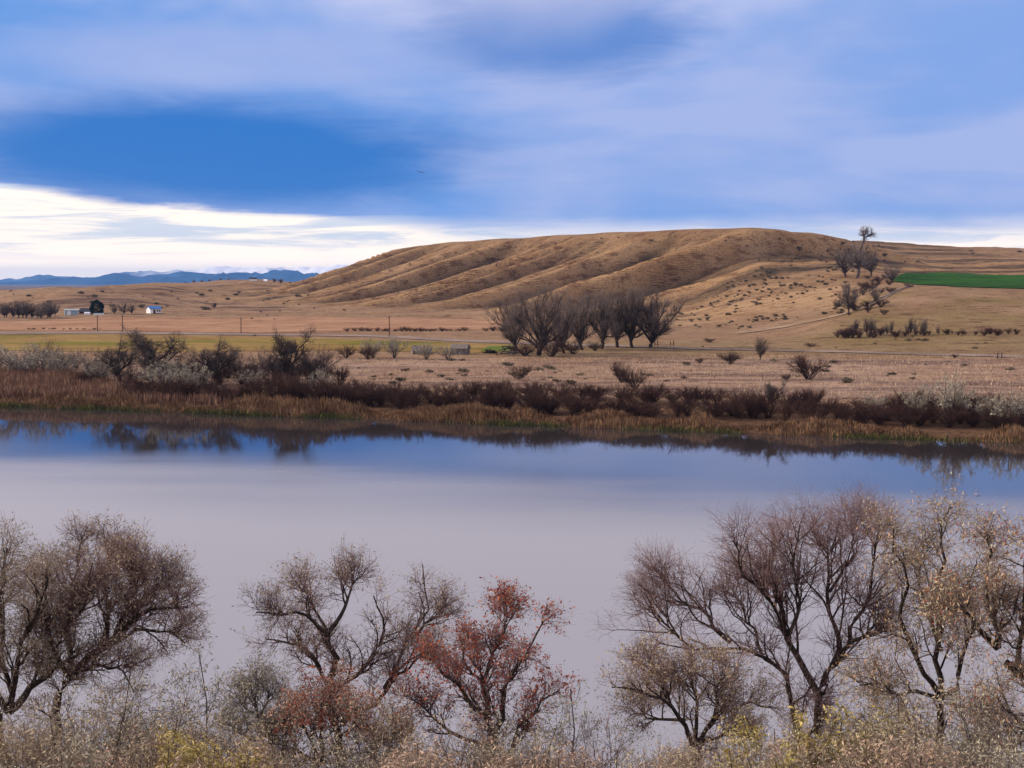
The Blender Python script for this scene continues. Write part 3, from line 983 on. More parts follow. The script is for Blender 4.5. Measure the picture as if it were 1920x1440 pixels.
# 8 the big bare tree at right
fore_tree('bare_tree', 31.0, [(1545, 1445), (1535, 1400), (1530, 1340), (1532, 1298)],
          [([(1532, 1298), (1500, 1250), (1480, 1190), (1455, 1130), (1440, 1060), (1435, 1000)], 0.085, 0.016, 0.8), ([(1532, 1298), (1570, 1240), (1595, 1205), (1650, 1180), (1680, 1160)], 0.085, 0.02, -0.7),
           ([(1528, 1470), (1515, 1400), (1500, 1340), (1485, 1265), (1430, 1230), (1370, 1205), (1300, 1215), (1240, 1210)], 0.075, 0.014, -0.9), ([(1370, 1205), (1320, 1150), (1270, 1120), (1235, 1070)], 0.05, 0.012, 0.8),
           ([(1575, 1225), (1570, 1180), (1555, 1110), (1545, 1050), (1520, 990)], 0.065, 0.014, 0.9), ([(1595, 1205), (1630, 1120), (1650, 1040), (1660, 980)], 0.055, 0.012, -0.8),
           ([(1480, 1190), (1430, 1120), (1390, 1060), (1365, 1010)], 0.05, 0.012, -0.9), ([(1480, 1190), (1500, 1110), (1490, 1040), (1505, 980)], 0.045, 0.012, -0.5),
           ([(1430, 1230), (1400, 1150), (1360, 1090)], 0.04, 0.012, 1.2), ([(1300, 1215), (1240, 1170), (1205, 1120)], 0.035, 0.01, 0.5), ([(1555, 1110), (1600, 1040), (1600, 970)], 0.04, 0.012, 1.0)],
          lv_std(12, 10, 6, 1.75, 0.9, 0.5, up=0.24), PT, dict(mat=M_leaf_tan, n=2500, size=0.05), 'big bare tree with wide forked trunk and purple-brown twigs at lower right', seed=18, r=0.14)
# 9 trees at the right edge
fore_tree('olive_tree', 29.0, [(1745, 1450), (1755, 1380), (1765, 1310)],
          [([(1765, 1310), (1765, 1220), (1770, 1150), (1760, 1080), (1775, 1010), (1790, 945)], 0.07, 0.014, 0.8), ([(1765, 1310), (1720, 1240), (1690, 1150), (1700, 1060), (1690, 980)], 0.065, 0.014, -0.7),
           ([(1765, 1310), (1810, 1250), (1820, 1150), (1830, 1050)], 0.06, 0.014, -0.8), ([(1765, 1310), (1690, 1300), (1640, 1280), (1610, 1290)], 0.05, 0.012, -1.1), ([(1755, 1380), (1680, 1370), (1640, 1400)], 0.05, 0.012, -1.0),
           ([(1765, 1220), (1720, 1110), (1740, 1000)], 0.045, 0.012, 1.4)],
          lv_std(11, 9, 6, 1.35, 0.8, 0.44, up=0.15, droop=0.3), TT, [dict(mat=M_leaf_orange, n=4200, size=0.085, droop=1.2), dict(mat=M_leaf_grey, n=4200, size=0.085, droop=1.2)],
          'tall tree with hanging straw and orange leaves beside the big bare tree', seed=19, r=0.13)
fore_tree('olive_tree', 26.5, [(1960, 1440), (1940, 1360), (1905, 1270), (1870, 1215)],
          [([(1870, 1215), (1830, 1170), (1815, 1150), (1790, 1140)], 0.07, 0.012, -0.6), ([(1870, 1215), (1850, 1130), (1860, 1050), (1850, 980)], 0.07, 0.012, 0.8), ([(1905, 1270), (1920, 1170), (1910, 1070), (1925, 1000)], 0.06, 0.014, -0.5),
           ([(1940, 1360), (1990, 1240), (2000, 1120), (1990, 1020)], 0.06, 0.014, 0.8), ([(1940, 1360), (1880, 1330), (1830, 1340)], 0.05, 0.012, -0.8), ([(1940, 1380), (1880, 1400), (1840, 1420)], 0.05, 0.012, 0.6)],
          lv_std(10, 9, 6, 1.2, 0.75, 0.42, up=0.12, droop=0.3), TT, [dict(mat=M_leaf_orange, n=4000, size=0.085, droop=1.2), dict(mat=M_leaf_red, n=1200, size=0.07, asp=0.2), dict(mat=M_leaf_grey, n=4000, size=0.085, droop=1.2)],
          'leaning tree with rusty hanging leaves cut off by the right edge', seed=20, r=0.13)


# ------------------------------------------------------------------ shrubs: prototypes and copies
def bush_limbs(n, h, spread, rg, r0=0.02, base_r=0.12):
    L = []
    for i in range(n):
        a = rg.uniform(0, 2 * np.pi)
        s = spread * math.sqrt(rg.uniform(0.02, 1))
        hh = h * rg.uniform(0.65, 1.0) * (1 - 0.35 * (s / spread) ** 2)
        b = np.array([math.cos(a), math.sin(a), 0])
        p = [b * base_r * rg.random(), b * s * 0.35 + np.array([0, 0, hh * 0.45]), b * s * 0.8 + np.array([0, 0, hh * 0.8]), b * s + np.array([0, 0, hh])]
        L.append((np.array(p), r0 * rg.uniform(0.6, 1.1), r0 * 0.3))
    return L


def make_bush(name, h, spread, stems, n1, n2, l1, l2, mats, leaf, label, cat, group, seed, r0=0.022, r2=0.006, up=0.2, sides=4):
    rg = np.random.default_rng(seed)
    L = bush_limbs(stems, h, spread, rg, r0)
    lv = [dict(n=n1, length=l1, ang=42, K=5, sides=3, up=up, wig=0.25, rmax=r0 * 0.6, tmin=0.2),
          dict(n=n2, length=l2, ang=42, K=3, sides=3, up=up, wig=0.25, rmax=r2, tmin=0.15, tip=0.6)]
    return branch_plant(name, (0, 0, 0), L, lv, mats, leaf, label, cat, group, seed, wig=0.05, trunk_sides=sides, K0=6)


class Scatter:
    """first use moves the prototype itself, later ones copy it"""
    def __init__(self, protos):
        self.p = protos
        self.h = []
        for r in protos:                      # real height of each prototype: the level 99.5 % of its points stay below
            zs = []
            for ch in r.children:
                a = np.empty(len(ch.data.vertices) * 3, np.float32)
                ch.data.vertices.foreach_get('co', a)
                zs.append(a[2::3])
            self.h.append(float(np.percentile(np.concatenate(zs), 99.5)))
        self.used = [False] * len(protos)

    def put(self, i, loc, rz, s, label, group=None):
        i %= len(self.p)
        o = self.p[i]
        sc = s if hasattr(s, '__len__') else (s, s, s)
        if not self.used[i]:
            self.used[i] = True
            self.first = None
            o.location = loc
            o.rotation_euler = (0, 0, rz)
            o.scale = sc
            o['label'] = label
            if group:
                o['group'] = group
            elif 'group' in o:
                del o['group']
            return o
        c = copy_tree(o, loc, rz, sc, label, group)
        if not group and 'group' in c:
            del c['group']
        return c


# near-bank shrubs
near = {
    'grey': Scatter([make_bush('bare_shrub', 3.0, 1.5, 24, 10, 7, 1.1, 0.55, (M_bark2, M_twig_grey), dict(mat=M_leaf_grey, n=9000, size=0.06), 'x', 'shrub', None, 31),
                     make_bush('bare_shrub', 2.8, 1.6, 26, 10, 7, 1.1, 0.5, (M_bark2, M_twig_tan), dict(mat=M_leaf_tan, n=9000, size=0.055), 'x', 'shrub', None, 32)]),
    'yellow': Scatter([make_bush('yellow_shrub', 2.2, 1.0, 16, 7, 6, 0.7, 0.35, (M_bark2, M_twig_tan), dict(mat=M_leaf_yellow, n=9000, size=0.075), 'x', 'shrub', None, 33)]),
    'pink': Scatter([make_bush('dry_shrub', 1.8, 1.3, 18, 8, 6, 0.7, 0.35, (M_bark2, M_twig_tan), dict(mat=M_leaf_pink, n=7000, size=0.055), 'x', 'shrub', None, 34)]),
    'sage': Scatter([make_bush('sagebrush', 1.3, 0.9, 20, 8, 6, 0.5, 0.25, (M_bark2, M_twig_grey), dict(mat=M_leaf_grey, n=6500, size=0.045), 'x', 'shrub', None, 35)]),
    'purple': Scatter([make_bush('bare_shrub', 3.0, 1.7, 22, 10, 7, 1.1, 0.55, (M_bark, M_twig_purple), dict(mat=M_leaf_tan, n=1500, size=0.05), 'x', 'shrub', None, 36)]),
}
HB = {'grey': 3.0, 'yellow': 2.3, 'pink': 1.9, 'sage': 1.4, 'purple': 3.1}
near_list = [
    ('grey', 0, 190, 1275, 25.5, 'grey-brown brush behind the leaning trunk at lower left'),
    ('grey', 1, 45, 1345, 24.5, 'tan brush at the foot of the tree cut by the left edge'),
    ('grey', 0, 340, 1265, 27.0, 'pale feathery shrub right of the round-crowned tree'),
    ('yellow', 0, 275, 1375, 22.5, 'yellow-leaved shrub at the bottom edge below the round-crowned tree'),
    ('yellow', 0, 370, 1385, 23.0, 'smaller yellow-tan shrub right of the yellow-leaved shrub'),
    ('pink', 0, 160, 1400, 21.0, 'pinkish dry shrub at the bottom edge beside the leaning trunk'),
    ('sage', 0, 65, 1410, 20.0, 'grey-blue sagebrush in the bottom left corner'),
    ('pink', 0, 420, 1400, 23.5, 'dry straw-coloured shrub below the slim pale sapling'),
    ('grey', 1, 700, 1310, 26.0, 'dense tan shrub between the red-leaved shrub and the red-leaved tree'),
    ('grey', 1, 830, 1350, 25.0, 'grey-tan shrub left of the red-leaved tree trunk'),
    ('pink', 0, 770, 1395, 23.0, 'dry pinkish brush at the bottom edge near the centre'),
    ('grey', 0, 1030, 1320, 26.5, 'pale straw shrub right of the red-leaved tree'),
    ('purple', 0, 1150, 1340, 26.0, 'purple bare shrub left of the low spreading tree'),
    ('pink', 0, 1090, 1395, 23.5, 'dry tan shrub at the bottom edge right of the red-leaved tree'),
    ('yellow', 0, 1440, 1345, 25.0, 'yellow-green shrub just left of the big bare trunk'),
    ('yellow', 0, 1550, 1320, 26.0, 'yellow-green shrub just right of the big bare trunk'),
    ('grey', 1, 1395, 1390, 23.0, 'grey brush at the bottom edge left of the big bare trunk'),
    ('grey', 0, 1640, 1330, 25.0, 'tan brush right of the big bare trunk'),
    ('grey', 1, 1740, 1310, 24.5, 'straw-coloured shrub under the tree with hanging leaves'),
    ('grey', 0, 1850, 1290, 24.0, 'large straw shrub below the leaning tree at right'),
    ('pink', 0, 1620, 1405, 22.0, 'low dry brush at the bottom edge right of the big bare trunk'),
    ('pink', 0, 1780, 1400, 22.0, 'low dry brush near the bottom right corner'),
    ('purple', 0, 1480, 1300, 33.0, 'bare purple shrub behind the big bare trunk'),
    ('grey', 1, 1230, 1400, 24.0, 'grey-tan brush at the foot of the low spreading tree'),
    ('grey', 1, 560, 1400, 24.0, 'tan brush at the bottom edge left of the red-leaved shrub'),
    ('grey', 1, 120, 1330, 23.5, 'tan brush just right of the leaning trunk base'),
    ('grey', 1, 260, 1310, 25.0, 'tan brush between the round-crowned tree and the pale feathery shrub'),
    ('grey', 1, 470, 1385, 24.5, 'tan brush right of the straw-coloured shrub under the sapling'),
    ('purple', 0, 880, 1330, 27.0, 'purple bare shrub behind the red-leaved tree trunk'),
    ('grey', 0, 650, 1380, 24.0, 'grey brush below the red-leaved shrub'),
    ('grey', 1, 960, 1390, 24.0, 'tan brush in front of the red-leaved tree trunk'),
    ('purple', 0, 1340, 1330, 27.5, 'purple bare shrub behind the low spreading tree'),
    ('grey', 1, 1310, 1410, 22.5, 'tan brush hiding the foot of the low spreading tree'),
    ('grey', 1, 1690, 1370, 23.0, 'tan brush left of the straw-coloured shrub'),
    ('grey', 0, 1500, 1385, 23.5, 'grey brush at the foot of the big bare trunk'),
    ('grey', 0, 1900, 1395, 21.0, 'dry tan brush in the bottom right corner'),
]
for k, i, px, py, D, lab in near_list:
    top = at(px, py, D)
    zb = zland(top[0], D)
    s = max((top[2] - zb) / near[k].h[i], 0.4)
    w = min(s, 1.6) * random.uniform(1.0, 1.2)
    near[k].put(i, (top[0], D, zb - 0.05), random.uniform(0, 6.28), (w, w, s), lab)

# ------------------------------------------------------------------ far bank
G_BRUSH = 'dark brush band along the far bank'
brush = Scatter([make_bush('bank_shrub', 2.6, 1.7, 26, 9, 6, 0.9, 0.5, (M_twig_brown, M_twig_brown), None, 'x', 'shrub', G_BRUSH, 40 + i, r0=0.035, r2=0.020) for i in range(4)])
grey_b = Scatter([make_bush('grey_shrub', 3.0, 2.0, 20, 8, 6, 1.0, 0.5, (M_bark2, M_twig_snag), dict(mat=M_leaf_grey, n=1900, size=0.13, asp=0.16), 'x', 'shrub', None, 50 + i, r0=0.035, r2=0.014) for i in range(3)])
dark_b = Scatter([make_bush('dark_shrub', 2.4, 1.8, 24, 9, 6, 0.9, 0.5, (M_bark, M_twig_brown), None, 'x', 'shrub', None, 55 + i, r0=0.04, r2=0.022) for i in range(2)])
rs = np.random.default_rng(21)
xs_b = np.arange(-58, 58, 0.95)
cnt = 0
for x in xs_b:
    if cnt > 250:
        break
    for rowd in (rs.uniform(5.5, 9), rs.uniform(10, 17)):
        if rs.random() < 0.16:
            continue
        xx = x + rs.normal(0, 0.7)
        yy = float(shore_y(xx)) + rowd
        px = xx / yy * F + 960
        if px < 240 and rowd < 13:
            continue
        if px < 640 and rowd > 10:
            rowd = rs.uniform(11, 26)
            yy = float(shore_y(xx)) + rowd
        hh = 0.72 + 0.42 * float(fbm(np.array([xx / 9.0]), np.array([2.2]), 3)[0]) + rs.normal(0, 0.10)
        hh = max(hh + 0.25, 0.5) * (1.15 if px < 640 else 0.92)
        wd = rs.uniform(0.9, 1.3)
        brush.put(int(rs.integers(0, 4)), (xx, yy, zland(xx, yy) - 0.05), rs.uniform(0, 6.28), (wd, wd, hh), 'dark red-brown bare shrub in the brush band behind the far bank reeds', G_BRUSH)
        cnt += 1


def put_px(sc, i, px, pyb, pyt, h0, label, group=None, w=1.0, rz=None, dmin=100, w0=None):
    """plant standing on the land at pixel px, pyb with its top at pyt; h0 is the prototype height"""
    g = G(px, pyb, dmin)
    h = (pyb - pyt) / F * g[1]
    s = h / sc.h[i % len(sc.p)]
    return sc.put(i, (g[0], g[1], g[2] - 0.08), random.uniform(0, 6.28) if rz is None else rz, (s * w, s * w, s), label, group)


for px, pb, pt, w, lab in [
        (40, 712, 640, 1.2, 'grey shrub at the left edge behind the reed bed'), (110, 712, 652, 1.2, 'grey shrub second from the left edge behind the reed bed'),
        (190, 722, 665, 1.1, 'pale grey-green shrub left of the twisted bank trees'), (310, 735, 672, 1.2, 'pale grey-green shrub below the right limbs of the largest twisted tree'),
        (360, 738, 680, 1.1, 'pale grey shrub between two twisted bank trees'), (475, 730, 690, 1.1, 'grey shrub right of the middle twisted tree'), (600, 735, 688, 1.0, 'grey shrub right of the droopy dark tree'),
        (1780, 790, 700, 0.9, 'tall silvery shrub on the far bank at right'), (1720, 785, 725, 1.1, 'silvery shrub left of the tall silvery bank shrub'), (1890, 800, 730, 1.1, 'silvery shrub at the right edge of the far bank'),
        (1830, 795, 740, 1.0, 'low silvery shrub between two silvery bank shrubs'), (1640, 778, 735, 1.0, 'grey shrub among dark brush left of the silvery shrubs'),
        (700, 672, 632, 1.0, 'grey shrub left of the ruined sheds'), (740, 672, 628, 1.0, 'taller grey shrub left of the ruined sheds'), (800, 674, 640, 1.3, 'grey brush in front of the collapsed shed'), (840, 675, 642, 1.0, 'grey brush in front of the standing shed')]:
    put_px(grey_b, random.randrange(3), px, pb, pt, 3.0, lab, None, w)
tall_b = Scatter([make_bush('tall_bare_shrub', 3.6, 2.2, 22, 9, 7, 1.2, 0.55, (M_bark2, M_twig_mauve), None, 'x', 'shrub', None, 58 + i, r0=0.04, r2=0.017) for i in range(2)])
for i in range(26):
    px = 4 + i * 24.5 + random.uniform(-8, 8)
    pb = random.uniform(700, 722) if px > 200 else random.uniform(692, 708)
    put_px(tall_b, i, px, pb, pb - random.uniform(38, 66), 3.6, 'grey-mauve bare thicket shrub between the left bank trees', 'grey-mauve thicket along the left far bank', random.uniform(0.9, 1.3))
for px, pb, pt, w, lab in [
        (985, 668, 640, 1.3, 'dark brush under the largest cottonwood'), (1035, 669, 632, 1.3, 'tall dark thicket at the right foot of the largest cottonwood'), (1075, 664, 636, 1.2, 'dark brush under the leaning cottonwood'),
        (1115, 658, 638, 1.2, 'low dark brush under the middle of the clump'),
        (972, 712, 682, 1.3, 'rounded brown shrub alone in the pale meadow'), (1190, 728, 685, 1.0, 'reddish upright shrub in the meadow below the cottonwoods'), (1370, 683, 655, 1.3, 'dark shrub at the meadow edge right of the cottonwoods'),
        (1312, 682, 668, 1.0, 'small dark bush left of the meadow-edge shrub'), (1515, 713, 660, 1.15, 'large dark rounded shrub in the right meadow'), (1475, 712, 698, 1.2, 'low dark bush left of the large rounded shrub'),
        (690, 674, 645, 1.0, 'dark bush at the left end of the ruined-shed thicket'), (650, 672, 645, 1.1, 'reddish bush at the far left of the ruined-shed thicket'),
        (1165, 718, 672, 0.7, 'thin grey shrub behind the reddish upright shrub'), (640, 706, 692, 1.4, 'low dark brush at the left end of the meadow'), (870, 706, 698, 1.3, 'low dark clump in the meadow middle'),
        (1330, 642, 632, 1.8, 'low dark thicket on the slope right of the cottonwoods'), (1520, 650, 641, 2.0, 'low dark clump above the gravel road'), (1790, 671, 662, 1.4, 'small dark bush beside the gravel road')]:
    put_px(dark_b, random.randrange(2), px, pb, pt, 2.4, lab, None, w)
for i in range(26):
    px, pb = random.gauss(1618, 32), random.uniform(520, 592)
    px = px + (pb - 555) * -0.5
    put_px(dark_b, i, px, pb, pb - random.uniform(7, 20), 2.4, 'dark scrub bush on the slope around and below the tall grey tree', 'scrub around the tall grey tree', random.uniform(0.9, 1.5), dmin=300)
# hedge of bushes on the ditch bank at right, dark weeds along the field edge
for i, px in enumerate(np.linspace(1572, 1915, 64)):
    put_px(brush, i, px + random.uniform(-14, 14), 633 - (px - 1572) * 0.02 + random.uniform(-5, 3), 616 + random.uniform(-4, 12), 2.6, 'dark bush in the hedge on the ditch bank at right', 'ditch bank hedge at right', random.uniform(0.8, 1.3))
for i, px in enumerate(np.concatenate([np.linspace(655, 870, 30), np.linspace(915, 945, 5), np.linspace(50, 190, 16)])):
    pb = (621 if px > 400 else 618) + random.uniform(-0.5, 0.8)
    put_px(brush, i, px + random.uniform(-6, 6), pb, pb - random.uniform(3, 11) * (1 if px > 400 else 0.5), 2.6, 'dark weedy bush along the near edge of the stubble field', 'weedy bushes at the stubble field edge', random.uniform(1.2, 1.9))

# sagebrush clumps on the slope right of the mesa
def make_clump(seed, name='sagebrush'):
    rg = np.random.default_rng(seed)
    L = bush_limbs(12, 0.8, 0.8, rg, 0.03)
    return branch_plant(name, (0, 0, 0), L, [dict(n=9, length=0.5, ang=45, K=3, sides=3, up=0.2, wig=0.3, rmax=0.03, tmin=0.1)], (M_sage, M_sage),
                        dict(mat=M_sage, n=260, size=0.22, asp=0.4), 'x', 'shrub', None, seed, trunk_sides=3, K0=4)


clump = Scatter([make_clump(70 + i) for i in range(3)])
bushes = Scatter([make_clump(73 + i, 'small_bush') for i in range(2)])
weeds = Scatter([make_clump(76 + i, 'weed_clump') for i in range(2)])
nput = 0
while nput < 260:
    px = random.uniform(1235, 1600)
    py = random.uniform(470, 618)
    # slope between the mesa foot and the track
    lim_top = np.interp(px, [1235, 1400, 1470, 1600], [597, 508, 470, 470])
    lim_bot = np.interp(px, [1235, 1400, 1600], [612, 618, 580])
    if not (lim_top < py < lim_bot):
        continue
    g = G(px, py, 300)
    nn = float(fbm(g[0:1] / 18.0, g[1:2] / 18.0, 3)[0])
    if nn + random.uniform(-0.35, 0.35) < 0.0:
        continue
    s = random.uniform(0.35, 1.0)
    clump.put(random.randrange(3), (g[0], g[1], g[2] - 0.05), random.uniform(0, 6.28), (s * 1.2, s * 1.2, s), 'low dark sagebrush clump on the bright slope between mesa and track', 'sagebrush on the slope right of the mesa')
    nput += 1
for i in range(60):
    px = random.uniform(470, 1480)
    py = np.interp(px, [470, 800, 1150, 1400, 1480], [578, 480, 440, 440, 445]) + abs(random.gauss(0, 28))
    g = G(px, py, 300)
    s = random.uniform(0.4, 0.9)
    bushes.put(random.randrange(3), (g[0], g[1], g[2] - 0.05), random.uniform(0, 6.28), s, 'tiny dark bush dotted on the mesa grass', 'bushes dotted over the mesa')
for i in range(70):
    px = random.uniform(640, 1900)
    py = random.choice([random.uniform(676, 716), random.uniform(690, 722), random.uniform(636, 660) if px > 1270 else random.uniform(690, 720)])
    g = G(px, py, 150)
    s = 0.25 + 0.55 * random.random() ** 2
    weeds.put(random.randrange(3), (g[0], g[1], g[2] - 0.05), random.uniform(0, 6.28), (s * 1.5, s * 1.5, s), 'small brown weed clump in the open grass behind the far bank', 'weed clumps in the open grass')
for i in range(40):
    px = random.uniform(1480, 1915)
    py = random.choice([random.uniform(455, 510), random.uniform(455, 480)]) + max(0, (px - 1700) * 0.03)
    g = G(px, py, 450)
    s = 0.4 + 1.0 * random.random() ** 2
    weeds.put(random.randrange(3), (g[0], g[1], g[2] - 0.05), random.uniform(0, 6.28), (s * 1.5, s * 1.5, s), 'dark weed clump on the brown land above the green field', 'weed clumps above the green field')
for i in range(46):
    px = random.uniform(10, 560)
    py = random.uniform(544, 584)
    g = G(px, py, 500)
    s = 0.5 + 1.3 * random.random() ** 2
    bushes.put(random.randrange(3), (g[0], g[1], g[2] - 0.05), random.uniform(0, 6.28), (s * 1.4, s * 1.4, s), 'dark bush dotted on the low hills at left', 'bushes on the low hills at left')


# ------------------------------------------------------------------ middle-distance trees
def tree_proto(name, h, kind, mats, seed, leaf=None):
    rg = np.random.default_rng(seed)
    L = []
    if kind == 'cotton':
        lean = rg.normal(0, 0.05, 2)
        top = np.array([lean[0] * h, lean[1] * h, h * 0.20])
        L.append((np.array([(0, 0, 0), top * 0.5, top]), h * 0.028, h * 0.022))
        for i in range(15):
            a = i * 2.4 + rg.uniform(-0.3, 0.3)
            s = h * rg.uniform(0.08, 0.48)
            b = np.array([math.cos(a), math.sin(a), 0]) * s
            st = top * rg.uniform(0.35, 1.0)
            e = np.array([b[0], b[1], h * (rg.uniform(0.80, 0.93) if i % 3 else rg.uniform(0.40, 0.62)) - s * 0.42])
            L.append((np.array([st, st * 0.4 + e * 0.6 * np.array([0.7, 0.7, 0.75]) , e * np.array([0.9, 0.9, 0.85]), e]), h * 0.013, h * 0.003))
        lv = [dict(n=10, length=h * 0.26, ang=36, K=6, sides=4, up=0.22, wig=0.16, rmax=h * 0.0065, tmin=0.15, solid=True),
              dict(n=8, length=h * 0.15, ang=36, K=5, sides=3, up=0.22, wig=0.18, rmax=h * 0.0034, tmin=0.1),
              dict(n=5, length=h * 0.085, ang=34, K=3, sides=3, up=0.25, wig=0.18, rmax=h * 0.0019, tmin=0.1, tip=0.6, droop=0.25)]
    elif kind == 'twisted':
        top = np.array([rg.normal(0, 0.05) * h, rg.normal(0, 0.05) * h, h * 0.28])
        L.append((np.array([(0, 0, 0), top * 0.5 + np.array([0.05 * h, 0, 0]), top]), h * 0.04, h * 0.03))
        for i in range(7):
            a = i * 0.9 * 2.4 + rg.uniform(-0.4, 0.4)
            s = h * rg.uniform(0.25, 0.55)
            b = np.array([math.cos(a), math.sin(a), 0]) * s
            e = np.array([b[0], b[1], h * rg.uniform(0.62, 0.95) - s * 0.25])
            mid = top + (e - top) * 0.5 + np.array([0, 0, h * rg.uniform(-0.06, 0.1)]) + rg.normal(0, 0.04 * h, 3)
            L.append((np.array([top * rg.uniform(0.6, 1), mid, e]), h * 0.020, h * 0.005))
        lv = [dict(n=9, length=h * 0.30, ang=50, K=6, sides=4, up=0.10, wig=0.30, rmax=h * 0.010, tmin=0.2, solid=True),
              dict(n=8, length=h * 0.16, ang=48, K=4, sides=3, up=0.05, wig=0.30, rmax=h * 0.006, tmin=0.1),
              dict(n=7, length=h * 0.10, ang=45, K=3, sides=3, up=0.0, wig=0.30, rmax=h * 0.0036, tmin=0.1, tip=0.6)]
    elif kind == 'snag':
        L.append((np.array([(0, 0, 0), (0.02 * h, 0, h * 0.3), (0.10 * h, 0, h * 0.62), (0.13 * h, 0.02 * h, h * 0.80)]), h * 0.034, h * 0.018))
        for e in [(0.03, 0.0, 0.98), (0.10, 0.06, 1.0), (0.28, -0.04, 0.94), (0.36, 0.03, 0.88), (0.2, 0.05, 0.97)]:
            e = np.array(e) * h
            st = np.array([0.125 * h, 0.0, h * 0.76])
            L.append((np.array([st, st * 0.5 + e * 0.5 + rg.normal(0, 0.03 * h, 3), e]), h * 0.012, h * 0.004))
        for i in range(15):
            a = i * 2.4
            s = h * rg.uniform(0.12, 0.40)
            e = np.array([math.cos(a) * s, math.sin(a) * s, h * rg.uniform(0.35, 0.68)])
            L.append((np.array([(0.02 * h, 0, h * 0.2), e * 0.55 + np.array([0, 0, 0.06 * h]), e]), h * 0.014, h * 0.004))
        lv = [dict(n=10, length=h * 0.19, ang=46, K=5, sides=4, up=0.10, wig=0.28, rmax=h * 0.007, tmin=0.25, solid=True),
              dict(n=9, length=h * 0.11, ang=45, K=4, sides=3, up=0.12, wig=0.25, rmax=h * 0.0035, tmin=0.1)]
    return branch_plant(name, (0, 0, 0), L, lv, mats, leaf, 'x', 'tree', None, seed, wig=0.03, trunk_sides=6, K0=8)


cotton = Scatter([tree_proto('cottonwood', 10.0, 'cotton', (M_bark, M_twig_cotton), 80 + i) for i in range(4)])
G_COT = 'bare cottonwoods in the middle distance'
for i, px, pb, pt, w, lab in [
        (0, 1010, 667, 533, 1.25, 'largest bare cottonwood, leftmost in the clump before the mesa'), (1, 966, 662, 545, 0.9, 'smaller bare cottonwood at the left end of the clump'),
        (2, 1058, 662, 552, 0.85, 'leaning cottonwood right of the largest one in the clump'), (3, 1092, 656, 548, 1.0, 'bare cottonwood in the middle of the clump before the mesa'),
        (1, 1128, 654, 545, 1.0, 'upright bare cottonwood right of the clump middle'), (0, 1158, 652, 541, 1.0, 'upright cottonwood third from the right end of the clump'),
        (3, 1186, 652, 540, 1.0, 'upright cottonwood second from the right end of the clump'), (2, 1218, 652, 535, 1.15, 'tall bare cottonwood at the right end of the clump')]:
    put_px(cotton, i, px, pb, pt, 9.9, lab, G_COT, w)
for i, px, pb, pt, w, lab in [
        (3, 1590, 588, 528, 0.9, 'round bare tree beside the track below the tall snag'), (1, 1425, 675, 628, 0.8, 'small lone bare tree right of the cottonwood clump'),
        (3, 1586, 520, 462, 1.0, 'grey bare tree left of the tall broken-topped tree'), (1, 1634, 518, 466, 0.9, 'grey bare tree right of the tall broken-topped tree'),
        (2, 1640, 566, 535, 0.9, 'small bare tree right of the round tree beside the track'), (0, 1672, 530, 496, 1.4, 'low wide bare tree at the corner of the green field')]:
    put_px(cotton, i, px, pb, pt, 9.9, lab, None, w)
snag = Scatter([tree_proto('snag_tree', 17.0, 'snag', (M_bark2, M_twig_snag), 90)])
put_px(snag, 0, 1606, 522, 424, 17.0, 'tall grey old tree with bare broken top rising above the skyline', None, 1.0, rz=0.0)
twist = Scatter([tree_proto('twisted_tree', 6.0, 'twisted', (M_bark, M_twig_dark), 95 + i) for i in range(3)])
for i, px, pb, pt, w, lab in [
        (0, 285, 725, 612, 1.0, 'largest twisted dark tree on the far bank at left'), (1, 228, 722, 628, 0.95, 'twisted dark tree leaning left beside the largest one'), (1, 412, 722, 630, 1.1, 'twisted rounded dark tree in the middle of the left bank trees'),
        (2, 543, 722, 608, 0.75, 'tall droopy dark tree, rightmost of the left bank trees'), (0, 588, 728, 662, 0.8, 'short twisted dark tree right of the droopy one'), (2, 1450, 768, 708, 0.8, 'small crooked bare tree among brush on the far bank right'),
        (1, 515, 725, 655, 0.6, 'low dark tree left of the droopy one')]:
    put_px(twist, i, px, pb, pt, 5.9, lab, None, w)
for i in range(16):
    px = random.uniform(1590, 1790)
    put_px(cotton, i, px, 628, 628 - random.uniform(18, 36), 9.9, 'thin bare sapling rising from the hedge on the ditch bank', 'saplings in the ditch bank hedge', 0.55)
# far trees
far_list = [(i, 6 + i * 9 + random.uniform(-3, 3), 597 + random.uniform(-2, 1), 564 + random.uniform(-3, 9), 1.15, 'purple-brown bare tree in the grove at the left edge') for i in range(11)]
for i, px, pb, pt, w, lab in far_list:
    put_px(cotton, i, px, pb, pt, 9.9, lab, 'grove at the left edge', w, dmin=300)
for i, px, pb, pt, w, lab in [(0, 232, 589, 566, 1.1, 'bare purple tree left of the white house'), (1, 215, 589, 572, 1.2, 'bare bush-like tree between evergreen and white house'), (2, 248, 589, 568, 1.0, 'bare tree nearest the white house'),
                              (3, 103, 592, 572, 1.1, 'brown tree left of the grey-blue shed'), (1, 403, 578, 566, 1.4, 'lone dark round tree on the low hills'), (0, 448, 551, 544, 1.6, 'small dark tree on the far tan bench')]:
    put_px(cotton, i, px, pb, pt, 9.9, lab, None, w, dmin=300)
for k, (px, h) in enumerate([(365, 8), (380, 6), (395, 5), (430, 5), (500, 7), (515, 9), (528, 10), (545, 5), (574, 11), (585, 13), (598, 12), (612, 13), (624, 14), (560, 6), (415, 5), (350, 5)]):
    D = 1090.0
    x = (px - 960) / F * D
    z = zland(x, D)
    s = h * D / F / cotton.h[k % 4]
    cotton.put(k, (x, D, z - 0.1), random.uniform(0, 6.28), (s * 1.3, s * 1.3, s), 'far bare tree in the line below the blue mountains', 'far treeline below the mountains')
